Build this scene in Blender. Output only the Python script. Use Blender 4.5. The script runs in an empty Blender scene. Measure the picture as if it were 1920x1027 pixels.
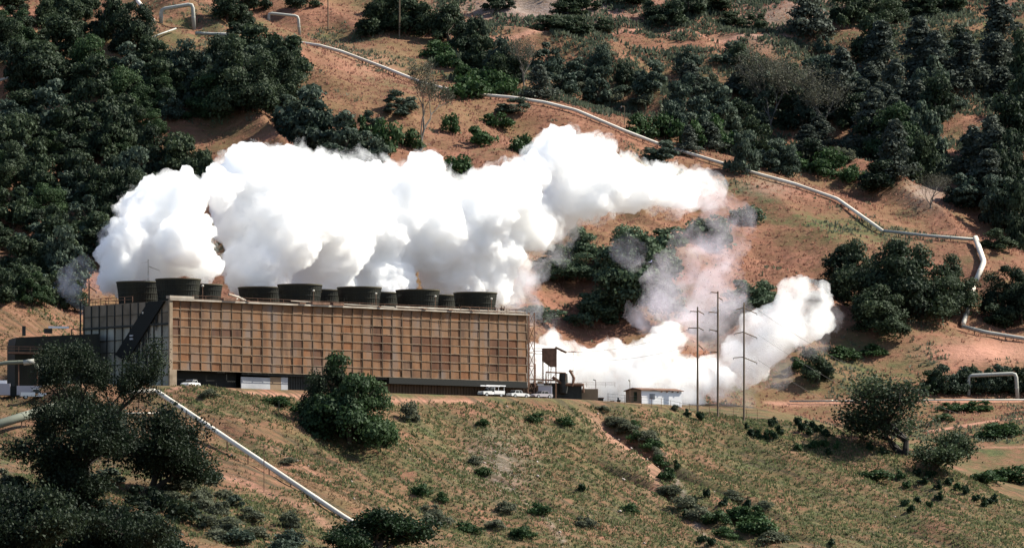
import bpy, bmesh, math, random
import numpy as np
from mathutils import Vector, Matrix, noise
R = math.radians
S = bpy.context.scene
COL = S.collection
# ------------------------------------------------------------ camera, sky, sun, exposure
F = 11355.0      # focal length in pixels of a 1920 px wide frame
HZ = 1172.0      # row of the horizon (below the frame: the camera looks up at the hill)
cam = bpy.data.cameras.new('camera'); cam_o = bpy.data.objects.new('camera', cam); COL.objects.link(cam_o)
cam_o.rotation_euler = (math.pi/2, 0, 0); cam.sensor_width = 36; cam.lens = F/1920*36
cam.shift_y = (HZ-513.5)/1920; cam.clip_start = 1; cam.clip_end = 20000; S.camera = cam_o
SUN_EL, SUN_AZ = R(45), R(16)          # azimuth measured from +X towards +Y
sd = Vector((math.cos(SUN_EL)*math.cos(SUN_AZ), math.cos(SUN_EL)*math.sin(SUN_AZ), math.sin(SUN_EL)))
w = bpy.data.worlds.new('World'); S.world = w; w.use_nodes = True
sk = w.node_tree.nodes.new('ShaderNodeTexSky'); sk.sky_type = 'NISHITA'; sk.sun_disc = False
sk.sun_elevation = SUN_EL; sk.sun_rotation = math.pi/2 - SUN_AZ
bgn = w.node_tree.nodes['Background']; w.node_tree.links.new(sk.outputs[0], bgn.inputs[0]); bgn.inputs[1].default_value = .085
sl = bpy.data.lights.new('sun', 'SUN'); sl.energy = 5.0; sl.angle = R(.5); sl.color = (1, .95, .82)
so = bpy.data.objects.new('sun', sl); COL.objects.link(so); so.rotation_euler = sd.to_track_quat('Z', 'Y').to_euler()
S.view_settings.view_transform = 'Standard'; S.view_settings.look = 'None'; S.view_settings.gamma = 1
S.view_settings.exposure = 1.3
S.cycles.use_denoising = True; S.cycles.max_bounces = 32; S.cycles.volume_bounces = 28; S.cycles.transparent_max_bounces = 16

# ------------------------------------------------------------ helpers
rnd = random.Random(7)
def inp(n, k, v): n.inputs[k].default_value = v
AL = .80   # all base colours are this share of the listed ones
def mat(name, c1, c2=None, scale=1.0, rough=.85, metal=0, detail=4, stretch=(1, 1, 1), bump=0, lo=.35, hi=.65, coord='Object', c3=None):
    c1 = tuple(v*AL for v in c1); c2 = c2 and tuple(v*AL for v in c2); c3 = c3 and tuple(v*AL for v in c3)
    m = bpy.data.materials.new(name); m.use_nodes = True; nt = m.node_tree; b = nt.nodes['Principled BSDF']
    inp(b, 'Roughness', rough); inp(b, 'Metallic', metal); inp(b, 'Base Color', (*c1, 1)); inp(b, 'Specular IOR Level', .25)
    if c2:
        tc = nt.nodes.new('ShaderNodeTexCoord'); mp = nt.nodes.new('ShaderNodeMapping'); inp(mp, 'Scale', stretch)
        n = nt.nodes.new('ShaderNodeTexNoise'); inp(n, 'Scale', scale); inp(n, 'Detail', detail)
        r = nt.nodes.new('ShaderNodeValToRGB'); r.color_ramp.elements[0].position = lo; r.color_ramp.elements[1].position = hi
        r.color_ramp.elements[0].color = (*c1, 1); r.color_ramp.elements[1].color = (*c2, 1)
        if c3: e = r.color_ramp.elements.new((lo+hi)/2); e.color = (*c3, 1)
        L = nt.links.new; L(tc.outputs[coord], mp.inputs[0]); L(mp.outputs[0], n.inputs[0]); L(n.outputs[0], r.inputs[0]); L(r.outputs[0], b.inputs['Base Color'])
        if bump:
            bp = nt.nodes.new('ShaderNodeBump'); inp(bp, 'Strength', bump); inp(bp, 'Distance', .3); L(n.outputs[0], bp.inputs['Height']); L(bp.outputs[0], b.inputs['Normal'])
    return m
def foliage(name, c1, c2, rough=.7, trans=.25):
    """leaf-sized faces: colour varies per leaf and per plant"""
    c1 = tuple(v*AL for v in c1); c2 = tuple(v*AL for v in c2)
    m = bpy.data.materials.new(name); m.use_nodes = True; nt = m.node_tree; L = nt.links.new
    b = nt.nodes['Principled BSDF']; inp(b, 'Roughness', rough); inp(b, 'Specular IOR Level', .15)
    g = nt.nodes.new('ShaderNodeNewGeometry'); oi = nt.nodes.new('ShaderNodeObjectInfo')
    mx = nt.nodes.new('ShaderNodeMix'); mx.data_type = 'RGBA'; mx.inputs[6].default_value = (*c1, 1); mx.inputs[7].default_value = (*c2, 1)
    tc = nt.nodes.new('ShaderNodeTexCoord'); n = nt.nodes.new('ShaderNodeTexNoise'); inp(n, 'Scale', .45); inp(n, 'Detail', 3)
    L(tc.outputs['Object'], n.inputs[0])
    a = nt.nodes.new('ShaderNodeMath'); a.operation = 'MULTIPLY'; a.inputs[1].default_value = .45; L(g.outputs['Random Per Island'], a.inputs[0])
    a2 = nt.nodes.new('ShaderNodeMath'); a2.operation = 'MULTIPLY_ADD'; a2.inputs[1].default_value = .45; L(oi.outputs['Random'], a2.inputs[0]); L(a.outputs[0], a2.inputs[2])
    mr = nt.nodes.new('ShaderNodeMapRange'); inp(mr, 1, .4); inp(mr, 2, .65); inp(mr, 3, -.25); inp(mr, 4, .3); L(n.outputs[0], mr.inputs[0])
    a3 = nt.nodes.new('ShaderNodeMath'); a3.operation = 'ADD'; a3.use_clamp = True; L(a2.outputs[0], a3.inputs[0]); L(mr.outputs[0], a3.inputs[1])
    L(a3.outputs[0], mx.inputs[0]); L(mx.outputs[2], b.inputs['Base Color'])
    t = nt.nodes.new('ShaderNodeBsdfTranslucent'); L(mx.outputs[2], t.inputs[0])
    ms = nt.nodes.new('ShaderNodeMixShader'); inp(ms, 0, trans); L(b.outputs[0], ms.inputs[1]); L(t.outputs[0], ms.inputs[2])
    L(ms.outputs[0], nt.nodes['Material Output'].inputs[0]); return m

class MB:
    """collects boxes, tubes, prisms; build() links them as ONE mesh"""
    def __init__(s): s.v = []; s.f = []; s.mi = []; s.cur = 0
    def add(s, vs, fs):
        k = len(s.v); s.v += [tuple(v) for v in vs]; s.f += [tuple(i+k for i in f) for f in fs]; s.mi += [s.cur]*len(fs); return s
    def box(s, a, b):
        (x0, y0, z0), (x1, y1, z1) = a, b
        return s.add([(x0,y0,z0),(x1,y0,z0),(x1,y1,z0),(x0,y1,z0),(x0,y0,z1),(x1,y0,z1),(x1,y1,z1),(x0,y1,z1)],
                     [(3,2,1,0),(4,5,6,7),(0,1,5,4),(1,2,6,5),(2,3,7,6),(3,0,4,7)])
    def tube(s, pts, rad, n=8, cap=True):
        pts = [Vector(p) for p in pts]; rad = [rad]*len(pts) if not hasattr(rad, '__len__') else rad
        vs = []; 
        for i, p in enumerate(pts):
            d = (pts[min(i+1, len(pts)-1)]-pts[max(i-1, 0)]).normalized()
            a = d.orthogonal().normalized() if i == 0 else (a-d*a.dot(d)).normalized()
            b = d.cross(a)
            for k in range(n):
                t = 2*math.pi*k/n; vs.append(p+(a*math.cos(t)+b*math.sin(t))*rad[i])
        fs = [(i*n+k, i*n+(k+1) % n, (i+1)*n+(k+1) % n, (i+1)*n+k) for i in range(len(pts)-1) for k in range(n)]
        if cap: fs += [tuple(range(n))[::-1], tuple((len(pts)-1)*n+k for k in range(n))]
        return s.add(vs, fs)
    def bar(s, p, q, r=.05, n=5): return s.tube([p, q], r, n)
    def lathe(s, prof, c=(0, 0, 0), n=40, close=False):
        vs = [(c[0]+r*math.cos(2*math.pi*k/n), c[1]+r*math.sin(2*math.pi*k/n), c[2]+z) for r, z in prof for k in range(n)]
        fs = [(i*n+k, i*n+(k+1) % n, (i+1)*n+(k+1) % n, (i+1)*n+k) for i in range(len(prof)-1) for k in range(n)]
        return s.add(vs, fs)
    def prism(s, prof, y0, y1):
        """side profile [(x,z)] extruded along y"""
        n = len(prof); vs = [(x, y0, z) for x, z in prof]+[(x, y1, z) for x, z in prof]
        return s.add(vs, [tuple(range(n))]+[tuple(range(n, 2*n))[::-1]]+[(i, i+n, (i+1) % n+n, (i+1) % n) for i in range(n)])
    def build(s, name, m, parent=None, smooth=False):
        me = bpy.data.meshes.new(name); me.from_pydata(s.v, [], s.f)
        for x in (m if isinstance(m, (list, tuple)) else [m]): me.materials.append(x)
        if any(s.mi): me.polygons.foreach_set('material_index', s.mi)
        if smooth: me.polygons.foreach_set('use_smooth', [True]*len(me.polygons))
        me.update(); o = bpy.data.objects.new(name, me); COL.objects.link(o)
        if parent: o.parent = parent
        return o
def npmesh(name, V, Fq, m, parent=None, smooth=False):
    """fast mesh from numpy arrays, Fq of shape (n,k)"""
    me = bpy.data.meshes.new(name); nf, k = Fq.shape
    me.vertices.add(len(V)); me.vertices.foreach_set('co', np.asarray(V, np.float32).ravel())
    me.loops.add(nf*k); me.loops.foreach_set('vertex_index', Fq.astype(np.int32).ravel())
    me.polygons.add(nf); me.polygons.foreach_set('loop_start', np.arange(nf, dtype=np.int32)*k)
    if smooth: me.polygons.foreach_set('use_smooth', np.ones(nf, bool))
    me.update(calc_edges=True); me.validate()
    me.materials.append(m); o = bpy.data.objects.new(name, me); COL.objects.link(o)
    if parent: o.parent = parent
    return o
def tag(o, label=None, cat=None, group=None, kind=None):
    if label: o['label'] = label
    if cat: o['category'] = cat
    if group: o['group'] = group
    if kind: o['kind'] = kind
    return o
def empty(name, loc, rz=0):
    o = bpy.data.objects.new(name, None); COL.objects.link(o); o.location = loc; o.rotation_euler = (0, 0, rz); o.empty_display_size = .5; return o
def dup(root, loc, rz=0, sc=(1, 1, 1)):
    r = root.copy(); COL.objects.link(r); r.location = loc; r.rotation_euler = (0, 0, rz); r.scale = sc
    for ch in root.children:
        c = ch.copy(); COL.objects.link(c); c.parent = r
        for g in ch.children: d = g.copy(); COL.objects.link(d); d.parent = c
    return r

# ------------------------------------------------------------ terrain
# control points: column and row where the ground is seen, and its distance
CP = [ # terrace rim
 (0,775,1096),(120,760,1100),(270,738,1104),(320,727,1108),(450,733,1120),(600,741,1136),(750,745,1148),(890,749,1160),(1050,753,1176),(1150,758,1186),
 (1290,774,1198),(1400,787,1200),(1560,803,1195),(1640,826,1190),(1700,848,1186),(1800,888,1179),(1920,944,1168),(2050,1000,1160),(2250,1100,1150),(-200,775,1090),(-500,780,1080),
 # near slope
 (0,850,1046),(200,860,1050),(320,860,1056),(470,850,1075),(650,850,1098),(800,850,1115),(950,850,1131),(1100,850,1145),(1250,850,1160),(1400,850,1172),(1550,850,1178),
 (0,930,996),(190,930,1004),(400,930,1022),(560,940,1040),(760,940,1075),(950,940,1096),(1150,940,1115),(1350,940,1132),(1550,940,1148),(1750,940,1160),
 (0,1027,952),(200,1027,960),(400,1027,975),(600,1027,1000),(800,1027,1042),(1000,1027,1068),(1200,1027,1084),(1400,1027,1100),(1600,1027,1114),(1800,1027,1126),(1920,1027,1130),
 (-300,1027,930),(2300,1140,1100),
 # left mound behind the terrace
 (-200,550,1205),(0,543,1205),(55,553,1206),(100,577,1204),(140,603,1202),(180,640,1200),(0,600,1188),(80,620,1188),(0,680,1166),(80,690,1166),(-200,680,1160),(-100,740,1130),(20,738,1130),
 # behind the mound
 (0,590,1235),(150,650,1240),(-200,590,1240),
 # left wooded slope
 (100,560,1280),(250,600,1285),(0,480,1305),(200,480,1308),(0,350,1350),(200,350,1355),(350,380,1340),(0,180,1405),(200,180,1410),(330,180,1405),(0,0,1480),(200,0,1485),(350,0,1490),
 (380,270,1372),(300,250,1380),(440,330,1345),(440,240,1385),(500,200,1405),(540,300,1365),(400,90,1450),(500,120,1455),(-300,300,1370),(-300,0,1480),
 # pink hill under the pipeline
 (600,500,1300),(600,380,1345),(600,250,1400),(600,150,1450),(520,78,1510),(600,89,1505),(650,102,1498),(720,130,1490),(790,158,1478),(880,178,1462),(960,184,1453),
 (800,280,1390),(800,400,1340),(800,520,1300),(950,280,1405),(950,400,1360),(950,560,1310),(1080,208,1450),(1170,248,1446),(1240,276,1442),(1300,295,1438),(1420,330,1432),(1490,348,1427),(1570,376,1420),(1655,436,1404),
 (1100,320,1402),(1150,450,1360),(1150,580,1322),(1300,400,1390),(1320,520,1350),(1330,640,1318),(1450,420,1392),(1450,520,1355),(1450,620,1322),(1560,450,1385),(1600,560,1345),(1560,680,1310),
 (1740,444,1398),(1825,452,1394),(1845,492,1380),(1830,542,1366),(1820,578,1357),(1805,618,1346),(1870,632,1342),(1920,641,1340),(1700,520,1365),(1700,600,1338),(2100,660,1340),
 # cut bank and track, lower right
 (1720,685,1316),(1800,686,1318),(1920,686,1320),(1740,745,1298),(1840,746,1304),(1920,746,1306),(1450,752,1290),(1560,753,1290),(1660,750,1292),(1560,790,1276),(1700,800,1270),(1850,800,1270),(1920,795,1272),
 (1750,850,1245),(1850,850,1246),(1920,850,1248),(1850,905,1222),(1920,930,1212),(1950,960,1195),(1800,880,1232),(2200,900,1230),(2200,760,1290),
 (1390,735,1292),(1330,755,1270),(1460,780,1266),
 # far slope behind the pipeline
 (620,60,1535),(640,0,1570),(750,60,1540),(800,0,1575),(850,100,1520),(900,150,1488),(1000,150,1492),(960,70,1540),(1000,0,1580),(1100,70,1545),(1150,180,1498),(1200,0,1585),(1250,75,1550),(1300,200,1505),(1400,70,1560),
 (1400,240,1495),(1400,0,1595),(1450,300,1468),(1600,0,1600),(1600,100,1555),(1600,200,1512),(1600,300,1470),(1700,350,1445),(1700,380,1432),(1770,385,1434),(1870,392,1440),(1800,300,1470),(1800,150,1535),(1800,0,1600),(1920,0,1600),(1920,200,1515),(1920,380,1450),(1920,450,1420),(2150,0,1600),(2150,300,1480),(2150,500,1400),
]
def W(px, py, Y): return ((px-960)/F*Y, Y, (HZ-py)/F*Y)
cp = [W(*c) for c in CP]
# terrace floor and the valley behind it, places the camera cannot see
for X, Y, Z in [(-63,1120,44),(-40,1142,44),(-20,1158,44),(3,1180,44),(-80,1142,44),(-60,1170,44),(-30,1190,44),(0,1205,44),(25,1205,43.6),(45,1215,42.6),(-95,1125,44),(-75,1112,44),(-110,1120,44),
                (-60,1225,47),(-20,1235,47),(20,1245,46),(50,1245,45),(0,1270,52),(-50,1260,54),(70,1230,39),(90,1210,30),
                (0,900,-22),(-150,850,-22),(150,900,-20),(-90,900,2),(-60,920,3),(0,980,0),(60,1020,0),(100,1040,0),(-300,800,-24),(300,900,-22),(0,600,-30),(-300,500,-30),(300,500,-30),(0,300,-28),(0,80,-14),(0,0,-4),(150,0,-4),(-150,0,-4),(0,-200,4),
                (-500,1300,90),(500,1300,60),(-500,1600,190),(500,1600,180),(0,1800,235),(-200,1800,235),(250,1800,235),(0,2600,420),(-1200,2600,400),(1200,2600,400),(-2500,1200,100),(2500,1200,100),(-2500,3800,500),(2500,3800,500),(0,3800,520),(-2500,-600,0),(2500,-600,0),(-1000,0,-10),(1000,0,-10),(-800,900,-10),(800,900,-10),(-450,1120,30),(450,1130,-5)]:
    cp.append((X, Y, Z))
cp = np.array(cp)
A_ = cp[:, :2].copy()
def phi(d2): return np.sqrt(d2+36.)
D2 = ((A_[:, None, :]-A_[None, :, :])**2).sum(2)
n_ = len(cp); K = np.zeros((n_+3, n_+3)); K[:n_, :n_] = -phi(D2)+np.eye(n_)*.6; K[:n_, n_] = 1; K[:n_, n_+1:] = A_/1000; K[n_, :n_] = 1; K[n_+1:, :n_] = A_.T/1000
wt = np.linalg.solve(K, np.append(cp[:, 2], [0, 0, 0]))
def grow(a, step, n, g): 
    o = [a]
    for i in range(n): step *= g; o.append(o[-1]+step)
    return o[1:]
xs = np.arange(-155, 155.1, 1.0); xs = np.concatenate([[-x for x in grow(155, 1.2, 34, 1.13)][::-1], xs, grow(155, 1.2, 34, 1.13)])
ys = np.arange(940, 1640.1, 1.0); ys = np.concatenate([[1880-y for y in grow(940, 1.2, 33, 1.115)][::-1], ys, grow(1640, 1.3, 36, 1.12)])
GX, GY = np.meshgrid(xs, ys)
H = np.full(GX.shape, wt[n_])+GX/1000*wt[n_+1]+GY/1000*wt[n_+2]
for i in range(n_): H -= wt[i]*phi((GX-A_[i, 0])**2+(GY-A_[i, 1])**2)
# value noise in numpy
def vnoise(X, Y, seed):
    rs = np.random.RandomState(seed); T = rs.rand(256, 256)
    xi = np.floor(X).astype(int); yi = np.floor(Y).astype(int); fx = X-xi; fy = Y-yi; fx = fx*fx*(3-2*fx); fy = fy*fy*(3-2*fy)
    g = lambda a, b: T[a & 255, b & 255]
    return (g(xi, yi)*(1-fx)+g(xi+1, yi)*fx)*(1-fy)+(g(xi, yi+1)*(1-fx)+g(xi+1, yi+1)*fx)*fy
def fbm(X, Y, seed, o=4):
    s = 0; a = 1; t = 0
    for i in range(o): s = s+a*vnoise(X*2**i+i*17.3, Y*2**i+i*9.1, seed+i); t += a; a *= .5
    return s/t-.5
def sstep(a, b, x): t = np.clip((x-a)/(b-a), 0, 1); return t*t*(3-2*t)
CA, SA = math.cos(R(40)), math.sin(R(40)); C0 = Vector((-63.3, 1120, 44))
U_ = (GX-C0.x)*CA+(GY-C0.y)*SA; V_ = -(GX-C0.x)*SA+(GY-C0.y)*CA
pad = (1-sstep(0, 7, np.maximum(np.maximum(-24-U_, U_-118), np.maximum(-4.5-V_, V_-31))))
H = H*(1-pad)+44*pad*(1-sstep(90, 118, U_)*.012)
ridge = 1-np.abs(fbm((GX+.35*GY)/34, GY/60, 5, 3)*2)*2.4
near = 1-sstep(1200, 1260, GY)
right = sstep(60, 90, GX)*(1-sstep(1330, 1370, GY))
bg = sstep(1270, 1330, GY)*(1-.6*right)
free = 1-pad
RID = [(510,73,1505),(560,80,1504),(600,86,1503),(640,97,1500),(720,127,1489),(790,155,1478),(840,168,1468),(900,178,1458),(960,183,1452),(1020,192,1450),(1080,207,1448),(1170,245,1444),(1240,272,1441),(1300,290,1436),(1420,326,1430),(1490,345,1426),(1570,373,1418),(1655,433,1402),(1740,441,1396),(1825,449,1392)]
dmin = np.full(GX.shape, 1e9)
for a, b in zip(RID[:-1], RID[1:]):
    a, b = W(*a), W(*b); dx, dy = b[0]-a[0], b[1]-a[1]
    t = np.clip(((GX-a[0])*dx+(GY-a[1])*dy)/(dx*dx+dy*dy), 0, 1); dmin = np.minimum(dmin, np.hypot(GX-a[0]-t*dx, GY-a[1]-t*dy))
free = free*(.10+.90*sstep(4, 30, dmin))
H += free*(bg*(ridge*4.6-2.5+fbm(GX/9, GY/14, 21)*1.6)+near*((fbm(GX/14, GY/20, 31)*2.2+fbm((GX+GY*.8)/16, (GX-GY)/90, 33, 3)*5.0*sstep(6, 30, -V_))*sstep(0, 12, -V_)+fbm(GX/3, GY/3, 41)*.5)+bg*fbm(GX/3.2, GY/3.2, 51)*.7)
# erosion gullies running down the near slope
for (gx, gy, ux, uy, ln, dep, wd) in [((1060-960)/F*1150, 1150, .75, -.66, 75, 2.2, 1.8), ((880-960)/F*1118, 1118, .72, -.7, 60, 1.3, 1.3), ((1110-960)/F*1178, 1172, .62, -.78, 65, 2.6, 2.0), ((540-960)/F*1100, 1088, .72, -.7, 50, .8, 1.1)]:
    a = (GX-gx)*ux+(GY-gy)*uy; b = -(GX-gx)*uy+(GY-gy)*ux+(vnoise(GX/7, GY/7, 3)-.5)*4
    H -= dep*np.exp(-(b/wd)**2)*sstep(0, 6, a)*(1-sstep(ln-15, ln, a))
def zat(x, y):
    i = int(np.clip(np.searchsorted(xs, x)-1, 0, len(xs)-2)); j = int(np.clip(np.searchsorted(ys, y)-1, 0, len(ys)-2))
    fx = (x-xs[i])/(xs[i+1]-xs[i]); fy = (y-ys[j])/(ys[j+1]-ys[j])
    return float((H[j, i]*(1-fx)+H[j, i+1]*fx)*(1-fy)+(H[j+1, i]*(1-fx)+H[j+1, i+1]*fx)*fy)
YR = np.arange(945, 1800, 1.0)
def hit(px, py, ymin=0):
    """first ground point seen at a column and row"""
    X = (px-960)/F*YR; Zr = (HZ-py)/F*YR
    i = np.clip(np.searchsorted(xs, X)-1, 0, len(xs)-2); j = np.clip(np.searchsorted(ys, YR)-1, 0, len(ys)-2)
    fx = (X-xs[i])/(xs[i+1]-xs[i]); fy = (YR-ys[j])/(ys[j+1]-ys[j])
    Zt = (H[j, i]*(1-fx)+H[j, i+1]*fx)*(1-fy)+(H[j+1, i]*(1-fx)+H[j+1, i+1]*fx)*fy
    k = np.nonzero((Zt >= Zr) & (YR > ymin))[0]
    y = YR[k[0]] if len(k) else 1700.
    x = (px-960)/F*y; return Vector((x, y, zat(x, y)))
# cover masks: colour attribute R = green herbs, G = bare pale earth, B = grey rock
PX = GX/np.maximum(GY, 1)*F+960; PY = HZ-H/np.maximum(GY, 1)*F
cov = np.zeros(GX.shape+(3,))
def blob(px, py, rx, ry, ch, amt=1, ang=0):
    h = hit(px, py); c, s = math.cos(R(ang)), math.sin(R(ang)); a = (PX-px); b = (PY-py)
    q = ((a*c+b*s)/rx)**2+((-a*s+b*c)/ry)**2
    m_ = np.exp(-q)*np.exp(-((GY-h.y)/60)**2)*amt; cov[..., ch] = np.maximum(cov[..., ch], m_)
def stroke(pts, wpx, ch, amt=1):
    hs = [hit(*p) for p in pts]
    for a, b in zip(hs[:-1], hs[1:]):
        dx, dy = b.x-a.x, b.y-a.y; L2 = dx*dx+dy*dy+1e-6
        t = np.clip(((GX-a.x)*dx+(GY-a.y)*dy)/L2, 0, 1); d = np.hypot(GX-a.x-t*dx, (GY-a.y-t*dy)*.6)
        cov[..., ch] = np.maximum(cov[..., ch], amt*np.exp(-(d/(wpx*a.y/F))**2))
for b in [(1000,800,260,40,0,.9,12),(1300,850,330,60,0,.75,18),(1500,900,260,70,0,.7,22),(1650,950,260,60,0,.55,18),(700,830,160,60,0,.7,10),(430,760,110,25,0,.6,8),(880,950,140,60,0,.8,30),(1150,930,120,40,0,.5,30),(450,960,170,60,0,.55,15),(100,900,120,120,0,.4,0),
          (1700,690,130,40,0,.6,-30),(1580,700,90,50,0,.9,0),(1600,430,140,22,0,.8,10),(1400,360,80,12,0,.7,20),(740,120,110,22,0,.8,15),(640,70,120,20,0,.6,0),(850,110,80,30,0,.6,0),(1250,320,50,14,0,.6,20),(1850,845,150,40,0,.7,0),(1850,560,60,60,0,.2,0),(1700,130,200,90,0,.55,0),(350,60,140,60,0,.5,0),(1300,150,260,70,0,.4,0),
          (400,230,60,60,0,.25,0),(1750,60,160,40,0,.5,0),(1640,640,120,40,0,.5,-20),
          (700,120,60,30,1,.4,0),(1010,18,190,26,2,.8,0),(1440,40,80,50,2,.5,0),(940,870,60,50,2,.55,45),(1500,20,120,30,2,.5,0),(1850,660,110,22,1,1,0),(1440,350,60,20,2,.3,0),(1740,360,40,30,2,.7,0),(1150,820,60,12,1,.8,40),(1230,880,25,50,1,.6,0)]: blob(*b)
for s_ in [([(800,70),(960,75),(1160,62),(1300,60),(1420,68),(1490,72)],6,1,.9),([(1440,756),(1560,756),(1700,752),(1920,752)],7,1,.8),([(1735,810),(1800,800),(1860,790),(1920,784)],6,1,1),([(1600,822),(1640,818)],6,1,1),([(1780,842),(1920,838)],3,1,.6),
           ([(560,80),(640,100),(790,165)],7,1,.4),([(320,870),(460,905),(560,950),(630,1000)],9,1,.7),([(320,733),(600,746),(900,753)],6,1,.8),([(1110,785),(1170,830),(1215,870),(1232,930)],7,1,.8),([(1240,870),(1300,960),(1330,1020)],6,2,.7),([(880,850),(960,920),(1060,1020)],6,2,.6),([(500,840),(700,960),(800,1020)],14,1,.35)]: stroke(*s_)
bgm = sstep(1250, 1300, GY); cov[..., 0] = np.clip(cov[..., 0]+(.16+.34*sstep(500, 1100, PX))*(1-bgm)+.08, 0, 1)
nx, ny = len(xs), len(ys)
V = np.stack([GX, GY, H], -1).reshape(-1, 3); idx = np.arange(nx*ny).reshape(ny, nx)
Q = np.stack([idx[:-1, :-1], idx[:-1, 1:], idx[1:, 1:], idx[1:, :-1]], -1).reshape(-1, 4)
mg = bpy.data.materials.new('hill_ground'); mg.use_nodes = True; nt = mg.node_tree; L = nt.links.new; pb = nt.nodes['Principled BSDF']; inp(pb, 'Roughness', .95); inp(pb, 'Specular IOR Level', .1)
at = nt.nodes.new('ShaderNodeVertexColor'); at.layer_name = 'cover'; sep = nt.nodes.new('ShaderNodeSeparateColor'); L(at.outputs[0], sep.inputs[0]); tc = nt.nodes.new('ShaderNodeTexCoord')
def nz(scale, detail=5, st=(1, 1, 1), dist=0, rg=.55):
    mp = nt.nodes.new('ShaderNodeMapping'); inp(mp, 'Scale', st); L(tc.outputs['Object'], mp.inputs[0]); n = nt.nodes.new('ShaderNodeTexNoise'); inp(n, 'Scale', scale); inp(n, 'Detail', detail); inp(n, 'Distortion', dist); inp(n, 'Roughness', rg); L(mp.outputs[0], n.inputs[0]); return n.outputs[0]
def ramp(v, a, b, lo=0., hi=1.):
    r = nt.nodes.new('ShaderNodeMapRange'); inp(r, 1, a); inp(r, 2, b); inp(r, 3, lo); inp(r, 4, hi); L(v, r.inputs[0]); return r.outputs[0]
def mixc(f, a, b):
    m = nt.nodes.new('ShaderNodeMix'); m.data_type = 'RGBA'
    for k, x in ((6, a), (7, b)):
        if isinstance(x, tuple): m.inputs[k].default_value = (x[0]*AL, x[1]*AL, x[2]*AL, 1)
        else: L(x, m.inputs[k])
    L(f, m.inputs[0]); return m.outputs[2]
def mth(op, a, b):
    m = nt.nodes.new('ShaderNodeMath'); m.operation = op; m.use_clamp = True
    for k, x in enumerate((a, b)):
        if isinstance(x, (int, float)): m.inputs[k].default_value = x
        else: L(x, m.inputs[k])
    return m.outputs[0]
fine = nz(.9, 6, rg=.7); mid = nz(.11, 5, dist=.6); big = nz(.028, 4); fine2 = nz(2.3, 5, rg=.7); streak = nz(.22, 5, (1, 3.2, 1), .4)
base = mixc(ramp(mid, .38, .62), (.170, .074, .047), (.290, .128, .086))
base = mixc(ramp(streak, .5, .68), base, (.165, .085, .045))
base = mixc(ramp(big, .5, .62, 0, .6), base, (.140, .098, .042))
base = mixc(ramp(fine, .35, .7, 0, .55), base, (.105, .06, .036))
grn = mixc(ramp(fine, .35, .65), (.040, .054, .022), (.105, .105, .042))
gm = mth('ADD', mth('MULTIPLY', sep.outputs[0], 1.5), ramp(nz(.034, 5, dist=.5), .53, .64, 0, .55)); gn = mth('MULTIPLY', gm, ramp(nz(.18, 6, rg=.65), .34, .62))
base = mixc(gn, base, grn)
base = mixc(mth('MULTIPLY', sep.outputs[1], ramp(fine, .25, .5)), base, (.40, .20, .145))
rk = mixc(ramp(fine2, .4, .6), (.15, .12, .105), (.33, .27, .25)); base = mixc(mth('MULTIPLY', sep.outputs[2], ramp(fine, .3, .5)), base, rk)
def dotn(v):
    d = nt.nodes.new('ShaderNodeVectorMath'); d.operation = 'DOT_PRODUCT'; L(tc.outputs['Object'], d.inputs[0]); d.inputs[1].default_value = v; return d.outputs['Value']
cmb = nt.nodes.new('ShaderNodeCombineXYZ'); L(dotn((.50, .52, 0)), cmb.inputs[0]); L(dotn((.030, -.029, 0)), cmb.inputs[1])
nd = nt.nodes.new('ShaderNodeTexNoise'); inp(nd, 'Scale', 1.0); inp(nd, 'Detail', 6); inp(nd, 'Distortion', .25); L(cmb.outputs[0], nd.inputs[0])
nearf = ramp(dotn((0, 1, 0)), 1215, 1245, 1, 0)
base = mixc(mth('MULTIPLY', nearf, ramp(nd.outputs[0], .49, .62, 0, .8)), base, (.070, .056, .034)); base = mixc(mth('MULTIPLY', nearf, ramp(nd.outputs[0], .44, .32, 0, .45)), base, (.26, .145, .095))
L(base, pb.inputs['Base Color'])
bp = nt.nodes.new('ShaderNodeBump'); inp(bp, 'Strength', .7); inp(bp, 'Distance', 1.0); L(mth('ADD', ramp(fine, 0, 1, 0, .5), ramp(streak, 0, 1, 0, .5)), bp.inputs['Height']); L(bp.outputs[0], pb.inputs['Normal'])
ground = npmesh('ground', V, Q, mg, smooth=True); tag(ground, 'dry pink and green hillside rising from the terrace to the upper slopes', 'ground', kind='structure')
ca = ground.data.color_attributes.new('cover', 'FLOAT_COLOR', 'POINT'); ca.data.foreach_set('color', np.concatenate([cov.reshape(-1, 3), np.ones((nx*ny, 1))], 1).astype(np.float32).ravel())

# ------------------------------------------------------------ materials
M_pan = mat('stained_panel', (.10,.048,.026), (.185,.125,.092), .35, .8, detail=8, stretch=(1,1,.3), bump=.2, c3=(.215,.105,.048), lo=.3, hi=.7)
M_rib = mat('pale_rib', (.19,.14,.09), (.36,.27,.19), .7)
M_ribd = mat('shaded_rib', (.085,.062,.04), (.15,.11,.075), .7)
M_side = mat('grey_green_siding', (.22,.205,.165), (.42,.40,.34), .35, .8, detail=6, stretch=(1,1,.3))
M_sideb = mat('brown_siding', (.15,.12,.085), (.24,.19,.14), .4, .8, detail=6)
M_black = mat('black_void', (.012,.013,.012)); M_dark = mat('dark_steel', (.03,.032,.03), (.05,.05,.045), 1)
M_stack = mat('dark_stack', (.010,.012,.009), (.020,.021,.013), .6, .7, stretch=(1,1,.2))
M_rimm = mat('stack_rim', (.09,.08,.05)); M_rust = mat('rusty_steel', (.13,.07,.045), (.22,.12,.08), 1.2)
M_brown = mat('dark_brown_siding', (.055,.033,.02), (.10,.06,.035), .9, stretch=(1,1,.15))
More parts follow.
